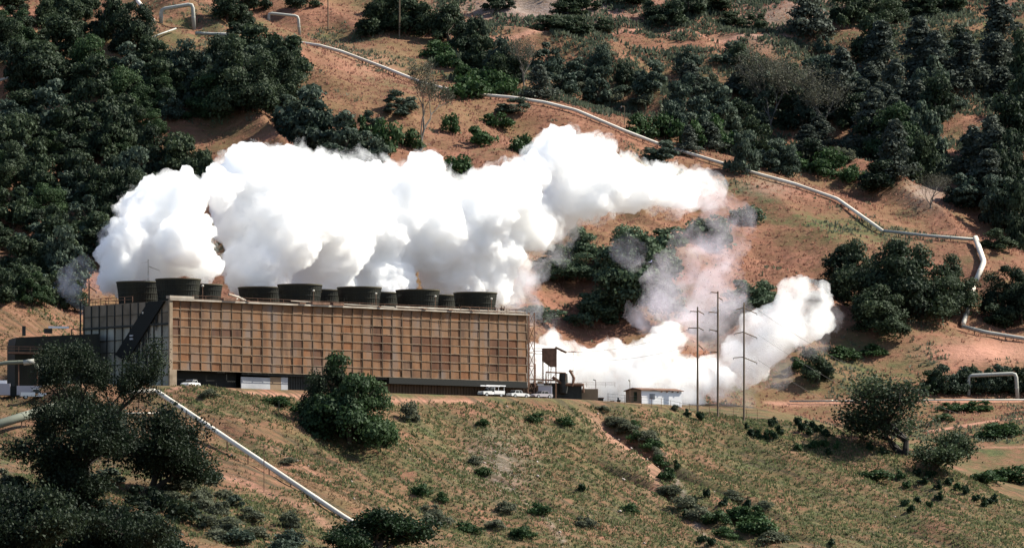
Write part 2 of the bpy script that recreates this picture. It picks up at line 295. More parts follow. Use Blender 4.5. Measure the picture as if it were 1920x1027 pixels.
M_tan = mat('tan_wall', (.26,.18,.115), (.31,.215,.14), .6); M_grey = mat('light_grey_panel', (.36,.36,.38), (.46,.46,.48), .5)
M_white = mat('white_paint', (.84,.83,.84), (.78,.77,.78), .4, .5); M_wtrim = mat('pale_trim', (.5,.45,.38), (.34,.27,.21), .5)
M_lilac = mat('lilac_grey_paint', (.42,.38,.40)); M_glass = mat('dark_glass', (.02,.025,.03), rough=.15); M_win = mat('grey_window', (.20,.21,.23), rough=.3)
M_wood = mat('weathered_pole_wood', (.12,.085,.055), (.19,.14,.095), 1, stretch=(1,1,.1)); M_wire = mat('wire', (.12,.11,.11))
M_pipe = mat('cream_pipe', (.74,.68,.58), (.60,.53,.44), .15, .5); M_pipe2 = mat('grey_pipe', (.30,.30,.27), (.38,.37,.33), .2, .6); M_pipe3 = mat('dull_green_pipe', (.13,.14,.11), (.17,.18,.14), .3)
M_tyre = mat('tyre_rubber', (.02,.02,.02)); M_rim2 = mat('wheel_rim', (.4,.4,.4), rough=.4, metal=.6); M_car = mat('white_car_paint', (.75,.74,.73), rough=.25)
M_red = mat('red_paint', (.30,.05,.03)); M_bark = mat('bark', (.055,.04,.03), (.10,.075,.055), 2, stretch=(1,1,.3)); M_barkg = mat('grey_bark', (.11,.095,.08), (.16,.14,.12), 2)
M_lamp = mat('lamp_housing', (.62,.58,.5), rough=.4); M_cloth = mat('dark_cloth', (.02,.02,.025)); M_skin = mat('skin', (.4,.22,.15))
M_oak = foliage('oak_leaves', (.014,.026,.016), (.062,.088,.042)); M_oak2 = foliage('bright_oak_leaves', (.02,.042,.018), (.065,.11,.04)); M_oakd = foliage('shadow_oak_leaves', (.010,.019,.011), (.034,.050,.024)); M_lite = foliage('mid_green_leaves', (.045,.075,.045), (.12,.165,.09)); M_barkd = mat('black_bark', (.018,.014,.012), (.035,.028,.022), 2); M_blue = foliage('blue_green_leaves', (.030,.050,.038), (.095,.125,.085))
M_pine = foliage('grey_pine_needles', (.034,.046,.038), (.105,.122,.094)); M_spar = foliage('sparse_grey_leaves', (.06,.065,.045), (.13,.125,.09)); M_scrub = foliage('scrub_leaves', (.02,.045,.014), (.055,.105,.035)); M_sage = foliage('sage_leaves', (.07,.085,.055), (.16,.165,.11), trans=.4)
M_grassd = foliage('dry_grass_blades', (.19,.13,.072), (.33,.22,.135), trans=.5); M_grassh = foliage('hill_grass_blades', (.26,.13,.09), (.38,.20,.145), trans=.5); M_grassg = foliage('green_grass_blades', (.07,.09,.04), (.15,.165,.075), trans=.5); M_dot = foliage('dark_shrub_leaves', (.010,.024,.012), (.03,.06,.022))

# ------------------------------------------------------------ cooling tower (local axes: x along the long front, y towards the back)
TA = R(40); TL, TD, TH, TB = 86.4, 27.0, 16.1, 3.3
tw = empty('cooling_tower', C0, TA)
tag(tw, 'long rust brown cooling tower with gridded panels and dark fan stacks on top', 'cooling tower')
def TW(u, v, z=0): return Vector((C0.x+u*CA-v*SA, C0.y+u*SA+v*CA, C0.z+z))
NC, NR = 36, 8; cw = TL/NC; rh = (TH-TB)/NR
mb = MB(); rp = random.Random(3); cols = []
dark_cells = set()
for (c, r_) in [(20,2),(20,3),(20,4),(21,4),(19,4),(25,3),(26,3),(27,3),(24,3),(25,4),(26,4),(27,4),(26,5),(27,5),(26,6),(27,6),(32,3),(33,3),(34,3),(32,4),(33,4),(34,4),(33,5),(34,5),(35,5),(32,6),(33,6),(28,5),(14,5),(14,6),(0,2),(0,3),(4,3),(5,3),(6,3),(12,4),(20,5),(21,3),(24,4),(21,5)]: dark_cells.add((c, r_))
for c in range(NC):
    for r_ in range(NR):
        x0, x1 = c*cw, (c+1)*cw; z1 = TH-r_*rh; z0 = z1-rh; t = rp.uniform(-.05, .05)
        mb.add([(x0,t,z0),(x1,t,z0),(x1,t+rp.uniform(0,.06),z1),(x0,t,z1)], [(0,1,2,3)])
        k = rp.uniform(.9, 1.1); hue = rp.random()
        g = .35+.65*math.exp(-((c-4)/4)**2-((r_-1.5)/2)**2)+ (.7 if c > 28 and r_ in (1,2) else 0)+(.3 if 21 < c < 26 and r_ == 1 else 0)
        col = np.array([1, 1, 1.])*k
        if rp.random() < g*.75: col = col*np.array([.98, 1.10, 1.28])
        if (c, r_) in dark_cells: col = col*np.array([.60, .48, .44])
        elif rp.random() < .08: col = col*np.array([1.02, .86, .72])
        cols.append(col)
fw = mb.build('front_wall', M_pan, tw)
fc = fw.data.color_attributes.new('panel', 'FLOAT_COLOR', 'CORNER'); fc.data.foreach_set('color', np.repeat(np.concatenate([np.array(cols), np.ones((len(cols), 1))], 1), 4, 0).astype(np.float32).ravel())
nt = M_pan.node_tree; vc = nt.nodes.new('ShaderNodeVertexColor'); vc.layer_name = 'panel'; mm = nt.nodes.new('ShaderNodeMix'); mm.data_type = 'RGBA'; mm.blend_type = 'MULTIPLY'; mm.inputs[0].default_value = 1
old = nt.nodes['Principled BSDF'].inputs['Base Color'].links[0].from_socket; nt.links.new(old, mm.inputs[6]); nt.links.new(vc.outputs[0], mm.inputs[7]); nt.links.new(mm.outputs[2], nt.nodes['Principled BSDF'].inputs['Base Color'])
mb = MB()
for c in range(NC+1): mb.box((c*cw-.05, -.14, TB), (c*cw+.05, -.06, TH))
mb.build('vertical_ribs', M_ribd, tw); mb = MB()  # verticals darker: their shaded side is put into the colour
for r_ in range(NR+1): mb.box((0.06, -.12, TH-r_*rh-.045), (TL, -.062, TH-r_*rh+.045))
mb.build('horizontal_ribs', M_rib, tw)  # horizontals paler: their sunlit tops are put into the colour
# side wall, towards the left of the picture
mb = MB(); mb.box((.15, .02, 0), (.35, TD, 11.6)); mb.build('side_wall', M_side, tw)
mb = MB(); mb.box((.1, .02, 11.9), (.35, TD, TH-.05)); mb.build('side_upper_wall', M_sideb, tw)
mb = MB()
for k in range(12): mb.box((-.12, k*TD/11-.07, 0), (.098, k*TD/11+.07, TH-.1))
for z in (2.4, 4.7, 7.0, 9.3, 13.9): mb.box((-.02, .08, z-.05), (.096, TD-.08, z+.05))
mb.build('side_rib_grid', M_dark, tw)
mb = MB(); mb.box((-.25, .1, 11.6), (.14, TD, 11.95)); mb.build('side_ledge', M_dark, tw)
mb = MB(); mb.box((-.3, -.38, 0), (.4, .018, TH)); mb.box((.4, -.3, 0), (1.4, 0, TB)); mb.build('corner_post', M_rib, tw)
# black diagonal band with tapering streaks, running down the side wall
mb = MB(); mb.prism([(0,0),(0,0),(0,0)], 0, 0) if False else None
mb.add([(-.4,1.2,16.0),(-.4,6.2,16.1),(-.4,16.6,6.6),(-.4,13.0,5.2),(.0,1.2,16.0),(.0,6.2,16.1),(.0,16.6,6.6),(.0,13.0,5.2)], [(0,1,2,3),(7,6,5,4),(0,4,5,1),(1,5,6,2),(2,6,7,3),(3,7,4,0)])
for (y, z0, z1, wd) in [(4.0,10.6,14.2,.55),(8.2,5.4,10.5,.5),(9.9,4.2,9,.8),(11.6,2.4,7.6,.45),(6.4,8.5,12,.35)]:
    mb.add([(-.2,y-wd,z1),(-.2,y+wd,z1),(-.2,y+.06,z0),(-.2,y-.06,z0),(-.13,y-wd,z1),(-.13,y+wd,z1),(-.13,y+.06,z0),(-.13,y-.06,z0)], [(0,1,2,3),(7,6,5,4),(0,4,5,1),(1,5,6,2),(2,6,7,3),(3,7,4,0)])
mb.build('diagonal_dark_band', M_black, tw)
mb = MB(); mb.box((-.6,10.8,9.2),(-.41,11.7,9.5)); mb.box((-.6,10.8,9.8),(-.41,11.7,10.1)); mb.build('band_vent', M_grey, tw)
mb = MB(); mb.box((-.5, 7.6, 13.9), (-.13, 7.95, 14.25)); mb.build('wall_lamp', M_lamp, tw)
# back and far end walls, deck
mb = MB(); mb.box((.36, TD-.3, 0), (TL, TD, TH-.05)); mb.build('back_wall', M_sideb, tw)
mb = MB(); mb.box((TL-.3, .1, TB), (TL, TD-.31, TH-.05)); mb.build('end_wall', M_brown, tw)
mb = MB(); mb.box((.36, .08, TH-.45), (TL-.31, TD-.31, TH)); mb.build('roof_deck', M_rust, tw)
mb = MB(); mb.box((-.3, -.55, TH+.003), (TL*.62, -.03, TH+.32)); mb.box((TL*.62+.01, -.5, TH+.003), (TL+.3, -.03, TH+.26)); mb.box((-.4,-.6,TH+.33),(5.2,.6,TH+.85)); mb.build('roof_edge_trim', M_wtrim, tw)
for u, l in [(12,3),(17.5,.6),(33,4.2),(38,2.6),(60,.8),(66.3,1.0),(72,.5),(49,.6),(30,1.4)]: MB().box((u, -.7, TH+.33), (u+l, .3, TH+.33+.25+.25*(l > 2.5))).build('roof_edge_box', M_rust, tw)
mb = MB(); mb.tube([(29, .8, TH+.9), (54, .8, TH+.55)], .09, 6); mb.tube([(54,.4,TH+.6),(TL, .4, TH+.6)], .16, 6); mb.build('edge_conduit', M_wtrim, tw)
# base: dark open bays on the left, panels, brown siding on the right
mb = MB(); mb.box((1.6, 2.0, 0), (17, 2.3, TB+.05)); mb.box((.3, 2.3, TB-.02), (TL-.35, TD-.5, TB+.08)); mb.box((52, -.1, TB-1.25), (TL-.02, 1.2, TB-.02)); mb.build('shade_backing', M_black, tw)  # black sheets stand for the shade in the bays and under the panels
mb = MB(); mb.box((17.2, .7, .0), (24, .95, 2.45)); mb.box((26.6, .7, 0), (28.2, .95, 2.6)); mb.build('light_wall_panel', M_grey, tw)
mb = MB(); mb.box((24.03, .72, 0), (26.57, .93, 2.6)); mb.build('tan_wall_panel', M_tan, tw)
mb = MB(); mb.box((28.4, 1.2, 0), (38, 1.4, TB)); 
for k in range(16): mb.box((28.6+k*.6, 1.05, 0), (28.66+k*.6, 1.198, TB))
mb.build('louvre_screen', M_dark, tw)
mb = MB(); mb.box((38.02, 1.0, 0), (TL+3, 1.25, TB-1.0))
for k in range(70): mb.box((38.1+k*.72, .88, 0), (38.2+k*.72, .998, TB-1.05))
mb.build('brown_base_wall', M_brown, tw)
mb = MB(); mb.box((17, .3, TB-.5), (52, .55, TB-.02)); mb.build('base_beam', M_dark, tw)
# fan stacks
def stack(u, v):
    b = MB(); prof = [(3.75, -.6), (3.72, .4), (3.82, 1.6), (3.98, 2.8), (4.15, 3.8), (4.2, 4.2), (4.02, 4.2), (3.9, 3.0), (3.6, .5)]
    b.lathe(prof, (u, v, TH+.1), 48)
    for k in range(48):
        t = 2*math.pi*k/48; c, s = math.cos(t), math.sin(t); b.tube([(u+3.74*c, v+3.74*s, TH+.2), (u+3.92*c, v+3.92*s, TH+2.4), (u+4.2*c, v+4.2*s, TH+4.25)], .035, 4)
    o = b.build('fan_stack', M_stack, tw)
    g = MB()
    for z, r_ in ((.9, 3.78), (2.1, 3.9), (3.2, 4.04)): g.lathe([(r_, z), (r_+.07, z+.02), (r_+.07, z+.12), (r_, z+.14)], (u, v, TH+.1), 48)
    g.build('stack_hoops', M_stack, o)
    MB().lathe([(4.24, 4.12), (4.32, 4.16), (4.32, 4.36), (4.1, 4.36), (4.08, 4.1)], (u, v, TH+.1), 48).build('stack_rim', M_rimm, o)
    g = MB(); 
    for a in range(4): t = a*math.pi/2+.3; g.bar((u, v, TH+2), (u+3.6*math.cos(t), v+3.6*math.sin(t), TH+2.1), .16, 4)
    g.lathe([(0.01, .4), (.5, .3), (.5, -.3)], (u, v, TH+2), 12); g.build('fan_rotor', M_dark, o)
for k in range(6):
    if k != 1: stack(7.2+14.4*k, 7.0)
    stack(7.2+14.4*k, 19.3)
# open fan well of the missing stack: a low curb ring and hoisted steel
MB().lathe([(3.9, -.3), (3.9, .55), (3.7, .55), (3.65, -.3)], (21.6, 7, TH+.1), 40).build('open_fan_curb', M_rust, tw)
mb = MB(); mb.tube([(17.5,5,TH+1.9),(20,5.4,TH+1.5),(23,6,TH+.6)], .22, 6); mb.tube([(18,4.6,TH+.4),(19.5,4.8,TH+1.2)], .15, 5); mb.build('dismantled_fan_blade', M_wtrim, tw)
# railings
def rail(b, pts, h=1.1, step=2.4, r=.045):
    for a, c in zip(pts[:-1], pts[1:]):
        a, c = Vector(a), Vector(c); n = max(1, round((c-a).length/step))
        for z in (h, h*.55): b.bar(a+Vector((0,0,z)), c+Vector((0,0,z)), r, 4)
        for k in range(n+1): p = a.lerp(c, k/n); b.bar(p, p+Vector((0,0,h)), r, 4)
mb = MB(); rail(mb, [(.2, 11.8, TH), (.2, TD-.1, TH), (TL-.2, TD-.1, TH), (TL-.2, .3, TH), (70, .3, TH)], 1.2, 2.4, .06); rail(mb, [(6, .9, TH), (70, .9, TH)], 1.1, 3, .035); mb.build('roof_railing', M_rust, tw)
for u in (8.3, 34.5, 49.6, 64.2, 78.2):
    b = MB(); b.bar((u, .9, TH), (u, .9, TH+2.9), .05, 5); b.box((u-.25, .85, TH), (u+.25, 1.2, TH+.5)); o = b.build('roof_lamp_post', M_rust, tw)
    MB().lathe([(.01, .2), (.2, .14), (.24, 0), (.14, -.16), (.01, -.2)], (u, .9, TH+3.0), 10).build('lamp_head', M_lamp, o)
# lattice stair tower at the far end
mb = MB(); q = [(TL+.5, .2), (TL+2.1, .2), (TL+2.1, 1.8), (TL+.5, 1.8)]
for x, y in q: mb.bar((x, y, 0), (x, y, TH+.6), .1, 4)
for k in range(6):
    z = 1.2+k*2.6
    for i in range(4):
        (x0, y0), (x1, y1) = q[i], q[(i+1) % 4]; mb.bar((x0, y0, z), (x1, y1, z), .07, 4)
        if i in (0, 1): mb.bar((x0, y0, z) if k % 2 else (x1, y1, z), (x1, y1, z+2.6) if k % 2 else (x0, y0, z+2.6), .06, 4)
    mb.box((TL+.6, .3, z-.05), (TL+2, 1.7, z-.01))
mb.build('lattice_stair_tower', M_rust, tw)
# piping frame on the far left corner
mb = MB(); mb.bar((-.5, TD+.4, 0), (-.5, TD+.4, TH+.8), .16, 6); mb.bar((-.5, TD+.4, 11.7), (-2.4, TD+.6, 11.7), .1, 5); mb.bar((-2.4, TD+.6, 11.7), (-2.4, TD+.6, 6), .1, 5); mb.build('corner_riser', M_dark, tw)

# ------------------------------------------------------------ people on the roof
def person(u, v, yaw, cloth, lean, label):
    e = [(0,0,.92),(0,0,1.12),(0,0,1.38),(lean*.05,0,1.50),(lean*.07,0,1.58),(lean*.09,.0,1.68),(lean*.09,0,1.76)]
    edges = [(i, i+1) for i in range(6)]; rad = [.15,.15,.17,.07,.075,.105,.06]
    for s in (-1, 1):
        k = len(e); e += [(0,s*.09,.86),(.04*s,s*.11,.48),(0,s*.12,.08),(.14,s*.13,.03)]; rad += [.10,.07,.05,.045]; edges += [(0, k), (k, k+1), (k+1, k+2), (k+2, k+3)]
        k = len(e); e += [(0,s*.19,1.40),(.02,s*.25,1.12),(.12,s*.23,.90),(.15,s*.22,.82)]; rad += [.07,.05,.04,.035]; edges += [(2, k), (k, k+1), (k+1, k+2), (k+2, k+3)]
    me = bpy.data.meshes.new('person'); me.from_pydata(e, edges, []); o = bpy.data.objects.new('person', me); COL.objects.link(o)
    sm = o.modifiers.new('s', 'SKIN'); o.modifiers.new('d', 'SUBSURF').render_levels = 1
    for i, vv in enumerate(me.skin_vertices[0].data): vv.radius = (rad[i], rad[i]); vv.use_root = i == 0
    me.materials.append(cloth); o.location = TW(u, v, TH+.02); o.rotation_euler = (0, 0, yaw)
    tag(o, label, 'person', 'workers on the tower roof')
    b = MB(); b.lathe([(.13, 1.70), (.125, 1.76), (.10, 1.83), (.01, 1.86)], (lean*.09, 0, 0), 12); h = b.build('hard_hat', M_wtrim, o)
person(80.6, 2.6, 2.4, M_cloth, 1, 'person in dark clothes leaning slightly, leftmost of three on the tower roof')
person(81.8, 2.2, 1.2, M_cloth, 0, 'person in dark clothes standing upright between two others on the tower roof')
person(83.0, 2.9, 3.6, M_brown, -1, 'person in brownish clothes standing apart at the right of the roof group')

# ------------------------------------------------------------ vehicles and sheds on the terrace
def wheel(root, x, y, r=.36):
    b = MB(); s = 1 if y > 0 else -1
    def disc(b, rr, y0, y1, n=18):
        vs = [(x+rr*math.cos(2*math.pi*k/n), yy, r+rr*math.sin(2*math.pi*k/n)) for yy in (y0, y1) for k in range(n)]
        b.add(vs, [tuple(range(n)), tuple(range(n, 2*n))[::-1]]+[(k, (k+1) % n, (k+1) % n+n, k+n) for k in range(n)])
    disc(b, r, y-s*.22, y); o = b.build('wheel', M_tyre, root); b2 = MB(); disc(b2, r*.6, y-s*.05, y+s*.02); b2.build('wheel_rim', M_rim2, o)
def sedan(loc, rz, paint, label, name='parked_car', group=None):
    t = tag(empty(name, loc, rz), label, 'car', group)
    b = MB(); prof = [(-2.25,.35),(-2.3,.62),(-2.2,.85),(-1.5,.92),(1.1,.9),(2.1,.78),(2.3,.55),(2.25,.32)]; b.prism(prof, -.86, .86); b.build('body', paint, t)
    b = MB(); b.prism([(-1.6,.92),(-1.1,1.36),(.3,1.4),(1.0,.92)], -.72, .72); b.build('cabin', M_glass, t)
    b = MB(); b.box((-1.12,-.7,1.38),(.34,.7,1.44)); 
    for x in (-1.12, -.35, .36):
        for s in (-1, 1): b.bar((x-.2 if x < -1 else x+.15, s*.76, .92), (x, s*.71, 1.4), .04, 4)
    b.build('car_roof', paint, t)
    for x in (-1.4, 1.4):
        for s in (-1, 1): wheel(t, x, s*.9)
    for s in (-.6, .6): MB().box((2.24, s-.14, .55), (2.33, s+.14, .72)).build('headlight', M_lamp, t)
    return t
def pickup(loc, rz, paint, label, rack=True, group=None, name='pickup_truck'):
    t = tag(empty(name, loc, rz), label, 'truck', group)
    b = MB(); b.prism([(.5,.5),(.5,1.15),(2.4,1.08),(2.6,.95),(2.6,.5)], -.9, .9); b.box((-2.7,-.9,.5),(.48,.9,.62)); b.build('body', paint, t)
    b = MB(); b.prism([(-.5,1.0),(-.4,1.75),(.55,1.78),(1.15,1.12)], -.8, .8); b.build('cab_windows', M_glass, t)
    b = MB(); b.box((-.5,-.84,1.77),(.62,.84,1.86)); b.build('cab_roof', paint, t)
    b = MB()
    for s in (-1, 1): b.box((-2.7, s*.9-.05, .63), (-.1, s*.9+.05, 1.25))
    b.box((-2.75,-.84,.63),(-2.66,.84,1.2)); b.build('cargo_bed', paint, t)
    if rack:
        b = MB()
        for x in (-2.6, -.2): 
            for s in (-.85, .85): b.bar((x, s, 1.2), (x, s, 2.2), .05, 5)
        for s in (-.85, .85): b.box((-2.9, s-.12, 2.1), (2.0, s+.12, 2.3))
        b.build('ladder_rack', M_white, t)
    for x in (-1.8, 1.8):
        for s in (-1, 1): wheel(t, x, s*.92, .42)
    for s in (-.65, .65): MB().box((2.58, s-.15, .75), (2.66, s+.15, .95)).build('headlight', M_lamp, t)
    return t
sedan(TW(3.4, -1.9), TA+R(205), M_car, 'white car parked by the dark opening at the near corner of the tower')
pickup(TW(76.0, -1.6, .0), TA+R(180), M_car, 'white utility truck with a bright ladder rack at the right end of the tower base')
sedan(TW(82.6, -1.8), TA, M_car, 'white car standing just right of the truck with the ladder rack')
sedan(TW(88.0, -2.4), TA+R(180), M_lilac, 'pale lilac car standing between the white car and the small grey shed')
def shed(name, loc, rz, L_, D_, Hh, m_side, m_end, label, roof='flat', cat='shed', roofm=M_rust, over=.3):
    t = tag(empty(name, loc, rz), label, cat)
    b = MB(); b.box((0, 0, 0), (L_, .15, Hh)); b.build('front_wall', m_side, t)
    b = MB(); b.box((0, .151, 0), (.15, D_, Hh)); b.build('end_wall', m_end, t)
    b = MB(); b.box((.151, D_-.15, 0), (L_, D_, Hh)); b.box((L_-.15, .151, 0), (L_, D_-.151, Hh)); b.build('back_wall', m_side, t)
    if roof == 'flat': MB().box((-over, -over, Hh+.003), (L_+over, D_+over, Hh+.18)).build('roof', roofm, t)
    else:
        g = .5; b = MB()
        b.add([(-over,-over,Hh),(L_+over,-over,Hh),(L_+over,D_/2,Hh+g),(-over,D_/2,Hh+g),(-over,D_+over,Hh),(L_+over,D_+over,Hh),(-over,-over,Hh+.16),(L_+over,-over,Hh+.16),(L_+over,D_/2,Hh+g+.16),(-over,D_/2,Hh+g+.16),(-over,D_+over,Hh+.16),(L_+over,D_+over,Hh+.16)],
              [(1,0,3,2),(2,3,4,5),(6,7,8,9),(9,8,11,10),(0,1,7,6),(5,4,10,11),(0,6,9,3),(3,9,10,4),(1,2,8,7),(2,5,11,8)]); b.build('roof', roofm, t)
        b = MB(); b.add([(.0,.02,Hh),(.0,D_-.02,Hh),(.0,D_/2,Hh+g-.1),(.14,.02,Hh),(.14,D_-.02,Hh),(.14,D_/2,Hh+g-.1)], [(0,2,1),(3,4,5),(0,3,5,2),(2,5,4,1)]); b.build('gable', m_end, t)
    return t
P_ = W(1015, 752, 1177); s1 = shed('utility_shed', (P_[0]-.6, 1177, 43.6), R(8), 2.6, 2.4, 2.9, M_lilac, M_tan, 'small lilac grey shed with a bright right end beside the parked cars', roofm=M_wtrim, over=.05)
MB().box((2.605, .1, 0), (2.75, 2.3, 2.85)).build('bright_end_panel', M_white, s1)
MB().box((-.2, -.1, 3.1), (1.1, 1.4, 3.25)).build('roof_hatch', M_white, s1); MB().box((0, 0, 3.26), (.8, 1, 3.9)).build('roof_box', M_tan, s1)
P_ = W(1050, 752, 1190); t = shed('pump_house', (P_[0], 1190, 43.3), R(4), 7.4, 5, 3.0, M_brown, M_brown, 'dark pump house with a tan right half below the platform', roofm=M_rust, over=.02)
MB().box((3.4, -.12, 0), (7.5, -.003, 3.15)).build('tan_front_panel', M_tan, t)
P_ = W(1117, 753, 1193); t = shed('lean_to_shed', (P_[0], 1193, 43.2), R(2), 1.5, 2, 1.5, M_dark, M_dark, 'tiny dark lean-to shed against the right end of the tan walled pump house', roofm=M_rust, over=.15)
P_ = W(1171, 760, 1196)
tr = shed('trailer_building', (P_[0]+.1, 1196, 43.3), R(40), 9.6, 5.6, 3.1, M_white, M_tan, 'white portable office building with a low gable roof on the crest', roof='gable', cat='building', roofm=M_rust)  # tan end wall: its shade is put into the colour
tr.rotation_euler = (0, 0, R(33))
tr.location = W(1203, 760, 1194); tr.location.z = 43.2
MB().box((1.9, -.06, 1.5), (3.2, -.003, 2.5)).build('window', M_win, tr); MB().box((-.07, 1.6, 1.1), (-.003, 2.7, 2.9)).build('end_window', M_oak, tr)
MB().box((-.06, 3.5, 0), (-.003, 4.5, 2.1)).build('door', M_tan, tr)
for k in range(4): MB().box((4.6+k*1.3, -.32, 2.85), (4.8+k*1.3, -.005, 3.08)).build('eave_bracket', M_rust, tr)
t = empty('debris_pile', W(1152, 757, 1198)); tag(t, 'low heap of reddish crates just left of the white portable office', 'crates'); t.location.z = 43.3
MB().box((-1.1,0,0),(.4,1,.8)).box((-.9,.1,.81),(0,.9,1.15)).build('crate_stack', M_rust, t); MB().box((.5,0,0),(1.2,1,1.3)).box((.6,.2,1.31),(.9,.6,1.8)).build('dark_crate', M_dark, t)
# elevated platform with wings
P_ = W(1018, 752, 1182); pt = tag(empty('elevated_platform', (P_[0], 1182, 43.6), R(5)), 'rusty box on tall thin legs with a slanted wing roof, rising behind the sheds', 'platform')
b = MB(); b.box((0,0,10.3),(3.4,2.6,10.5)); b.add([(0,0,7.2+.9),(2.0,0,6.9),(3.4,0,6.9),(3.4,0,10.3),(0,0,10.3),(0,2.6,8.1),(2.0,2.6,6.9),(3.4,2.6,6.9),(3.4,2.6,10.3),(0,2.6,10.3)], [(0,1,2,3,4),(9,8,7,6,5),(0,5,6,1),(1,6,7,2),(2,7,8,3),(4,9,5,0)]); b.build('hopper_box', M_rust, pt)
for x, y in ((.1,.1),(3.3,.1),(.1,2.5),(3.3,2.5),(1.3,.1),(2.2,2.5)): MB().bar((x,y,0),(x,y,8.4),.09,5).build('leg', M_rust, pt)
b = MB(); b.bar((.1,.1,3),(3.3,.1,5.6),.06,4); b.bar((1.3,.1,5),(2.4,.1,6.9),.05,4); b.build('brace', M_rust, pt)
b = MB(); b.add([(3.2,-.3,10.6),(5.8,-.3,9.6),(5.8,2.9,9.6),(3.2,2.9,10.6),(3.2,-.3,10.8),(5.8,-.3,9.8),(5.8,2.9,9.8),(3.2,2.9,10.8)], [(3,2,1,0),(4,5,6,7),(0,1,5,4),(1,2,6,5),(2,3,7,6),(3,0,4,7)]); b.build('slanted_canopy', M_rust, pt)
b = MB()
for z in (10.4, 9.9, 9.4): b.bar((-2.6+.2*(10.4-z), .1, z), (0, .1, z), .08, 4)
b.bar((-2.6,.1,10.4),(-1.6,.1,9.3),.05,4); b.build('side_rail', M_rust, pt)
pt.scale = (.8, .8, 1)
# pipework clutter
P_ = W(1000, 752, 1184); pc = tag(empty('pipework_cluster', (P_[0], 1186, 43.6)), 'dark tangle of valves, pipes and a small tank at the foot of the elevated platform', 'pipework')
b = MB(); b.box((-1, 1, 0), (9.5, 3.5, 3.9)); b.build('equipment_casing', M_dark, pc)
b = MB(); b.tube([(.3,0,3),(.3,0,7.6)], .2, 8); b.tube([(-.5,.5,4.6),(4.5,.5,4.4),(4.5,.5,3)], .16, 6); b.tube([(2.5,.2,3.8),(2.5,.2,6.0),(6.3,.2,5.8),(6.3,.2,3.2)], .17, 6); b.tube([(7.6,.1,3.2),(8.0,.1,4.8),(7.1,.1,6.4)], .26, 6); b.tube([(3.8,.3,5),(5.8,.3,3.6),(9.8,.3,3.5),(9.8,.3,2)], .3, 8); b.build('pipe_run', M_rust, pc)
b = MB(); b.lathe([(.01,2),(.8,1.8),(.9,0),(.8,-2),(.01,-2.2)], (5.9,.8,3.9), 16); b.build('small_tank', M_dark, pc)
b = MB(); rail(b, [(8.6,1,3.1),(16,1.4,3.1)], .9, 1.8, .035); b.build('walkway_rail', M_rust, pc)
for k, (px, py, h, lab) in enumerate([(1073,752,6.6,'thin lamp post rising straight out of the pipework'),(1117,752,4.9,'thin lamp post with its arm to the left at the end of the pump house'),(1181,752,4.8,'lamp post with a bright round head above the portable office')]):
    P_ = W(px, py, 1192); t = tag(empty('lamp_post', (P_[0], 1192, 43.3)), lab, 'lamp post'); MB().bar((0,0,0),(0,0,h),.06,6).build('post', M_rust, t)
    b = MB()
    if k == 1: b.tube([(0,0,h),(-.4,0,h+.1),(-.5,0,h+.2)], .1, 6)
    else: b.lathe([(.01,.22),(.2,.15),(.26,0),(.15,-.15),(.01,-.2)], (-.1,0,h+.1), 10)
    b.build('lamp_head', M_lamp if k == 2 else M_dark, t)
# fence along the crest
fp = [hit(x, y+3) for x, y in [(1140,755),(1203,762),(1240,766),(1275,771),(1310,775),(1350,779),(1400,783),(1440,786)]]
ft = tag(empty('chain_fence', fp[0]), 'low wire fence on thin steel posts along the crest in front of the portable office', 'fence')
b0 = MB(); 
for a, c in zip(fp[:-1], fp[1:]):
    a, c = a-fp[0], c-fp[0]
    for z in (.3, .8, 1.3, 1.9): b0.bar(a+Vector((0,0,z)), c+Vector((0,0,z)), .018 if z < 1.5 else .03, 3)
    for k in range(2): p = a.lerp(c, k/2); MB().bar(p, p+Vector((0,0,2.0)), .045, 5).build('fence_post', M_rust, ft)
b0.build('fence_wire', M_wire, ft)

# ------------------------------------------------------------ utility poles and wires
def pole(px, pyt, pyb, Y, arms, label, r=.22, z0=None, group='tall wooden power poles'):
    B = Vector(W(px, pyb, Y)); T = Vector(W(px, pyt, Y)); 
    if z0 is None: B.z = zat(B.x, B.y)-.3
    t = tag(empty('utility_pole', B), label, 'utility pole', group); h = T.z-B.z
    MB().tube([(0,0,0),(0,0,h*.5),(0,0,h)], [r, r*.88, r*.72], 9).build('pole_shaft', M_wood, t)
    for (py, l, rr, dz) in arms:
        z = W(px, py, Y)[2]-B.z; b = MB()
        b.tube([(l, -.8*abs(l)/2, z+dz), (0, -.02, z)] if l < 0 else [(0, -.02, z), (l, .9*l/2, z+dz)], .1, 5); a = b.build('crossarm', M_wood, t)
        e = (l, -.8*abs(l)/2 if l < 0 else .9*l/2, z+dz); MB().lathe([(.01,.1),(.09,.06),(.06,-.1),(.1,-.2),(.06,-.35),(.01,-.4)], e, 8).build('insulator', M_grey, a)
    return t
Ypl = 1199
pole(1308, 575, 776, Ypl, [(584,-1.5,0,.05),(582,1.3,0,-.7),(615,-1.8,0,.05),(613,1.2,0,-.6),(645,1.2,0,-1.0)], 'left of the three tall wooden poles on the crest, the shortest one')
pole(1346, 546, 778, Ypl, [(549,-1.4,0,.15),(586,-1.8,0,.1),(621,-1.7,0,.35),(660,-1.5,0,.1),(557,.9,0,-.5)], 'middle of the three tall wooden poles on the crest, the tallest one')
pole(1395, 567, 782, Ypl, [(576,-1.6,0,-.5),(577,2.6,0,-1.1),(622,-1.9,0,-.4),(623,2.6,0,-1.0),(669,-2.1,0,-.2),(670,2.6,0,-1.0)], 'right of the three tall wooden poles on the crest, arms slanting both ways')
pole(278, 486, 735, 1150, [(491,-1.4,0,-.3),(499,2.2,0,-.8),(523,-1.3,0,-.5)], 'brown pole with a short slanting arm rising behind the first fan stacks', r=.2, group=None)
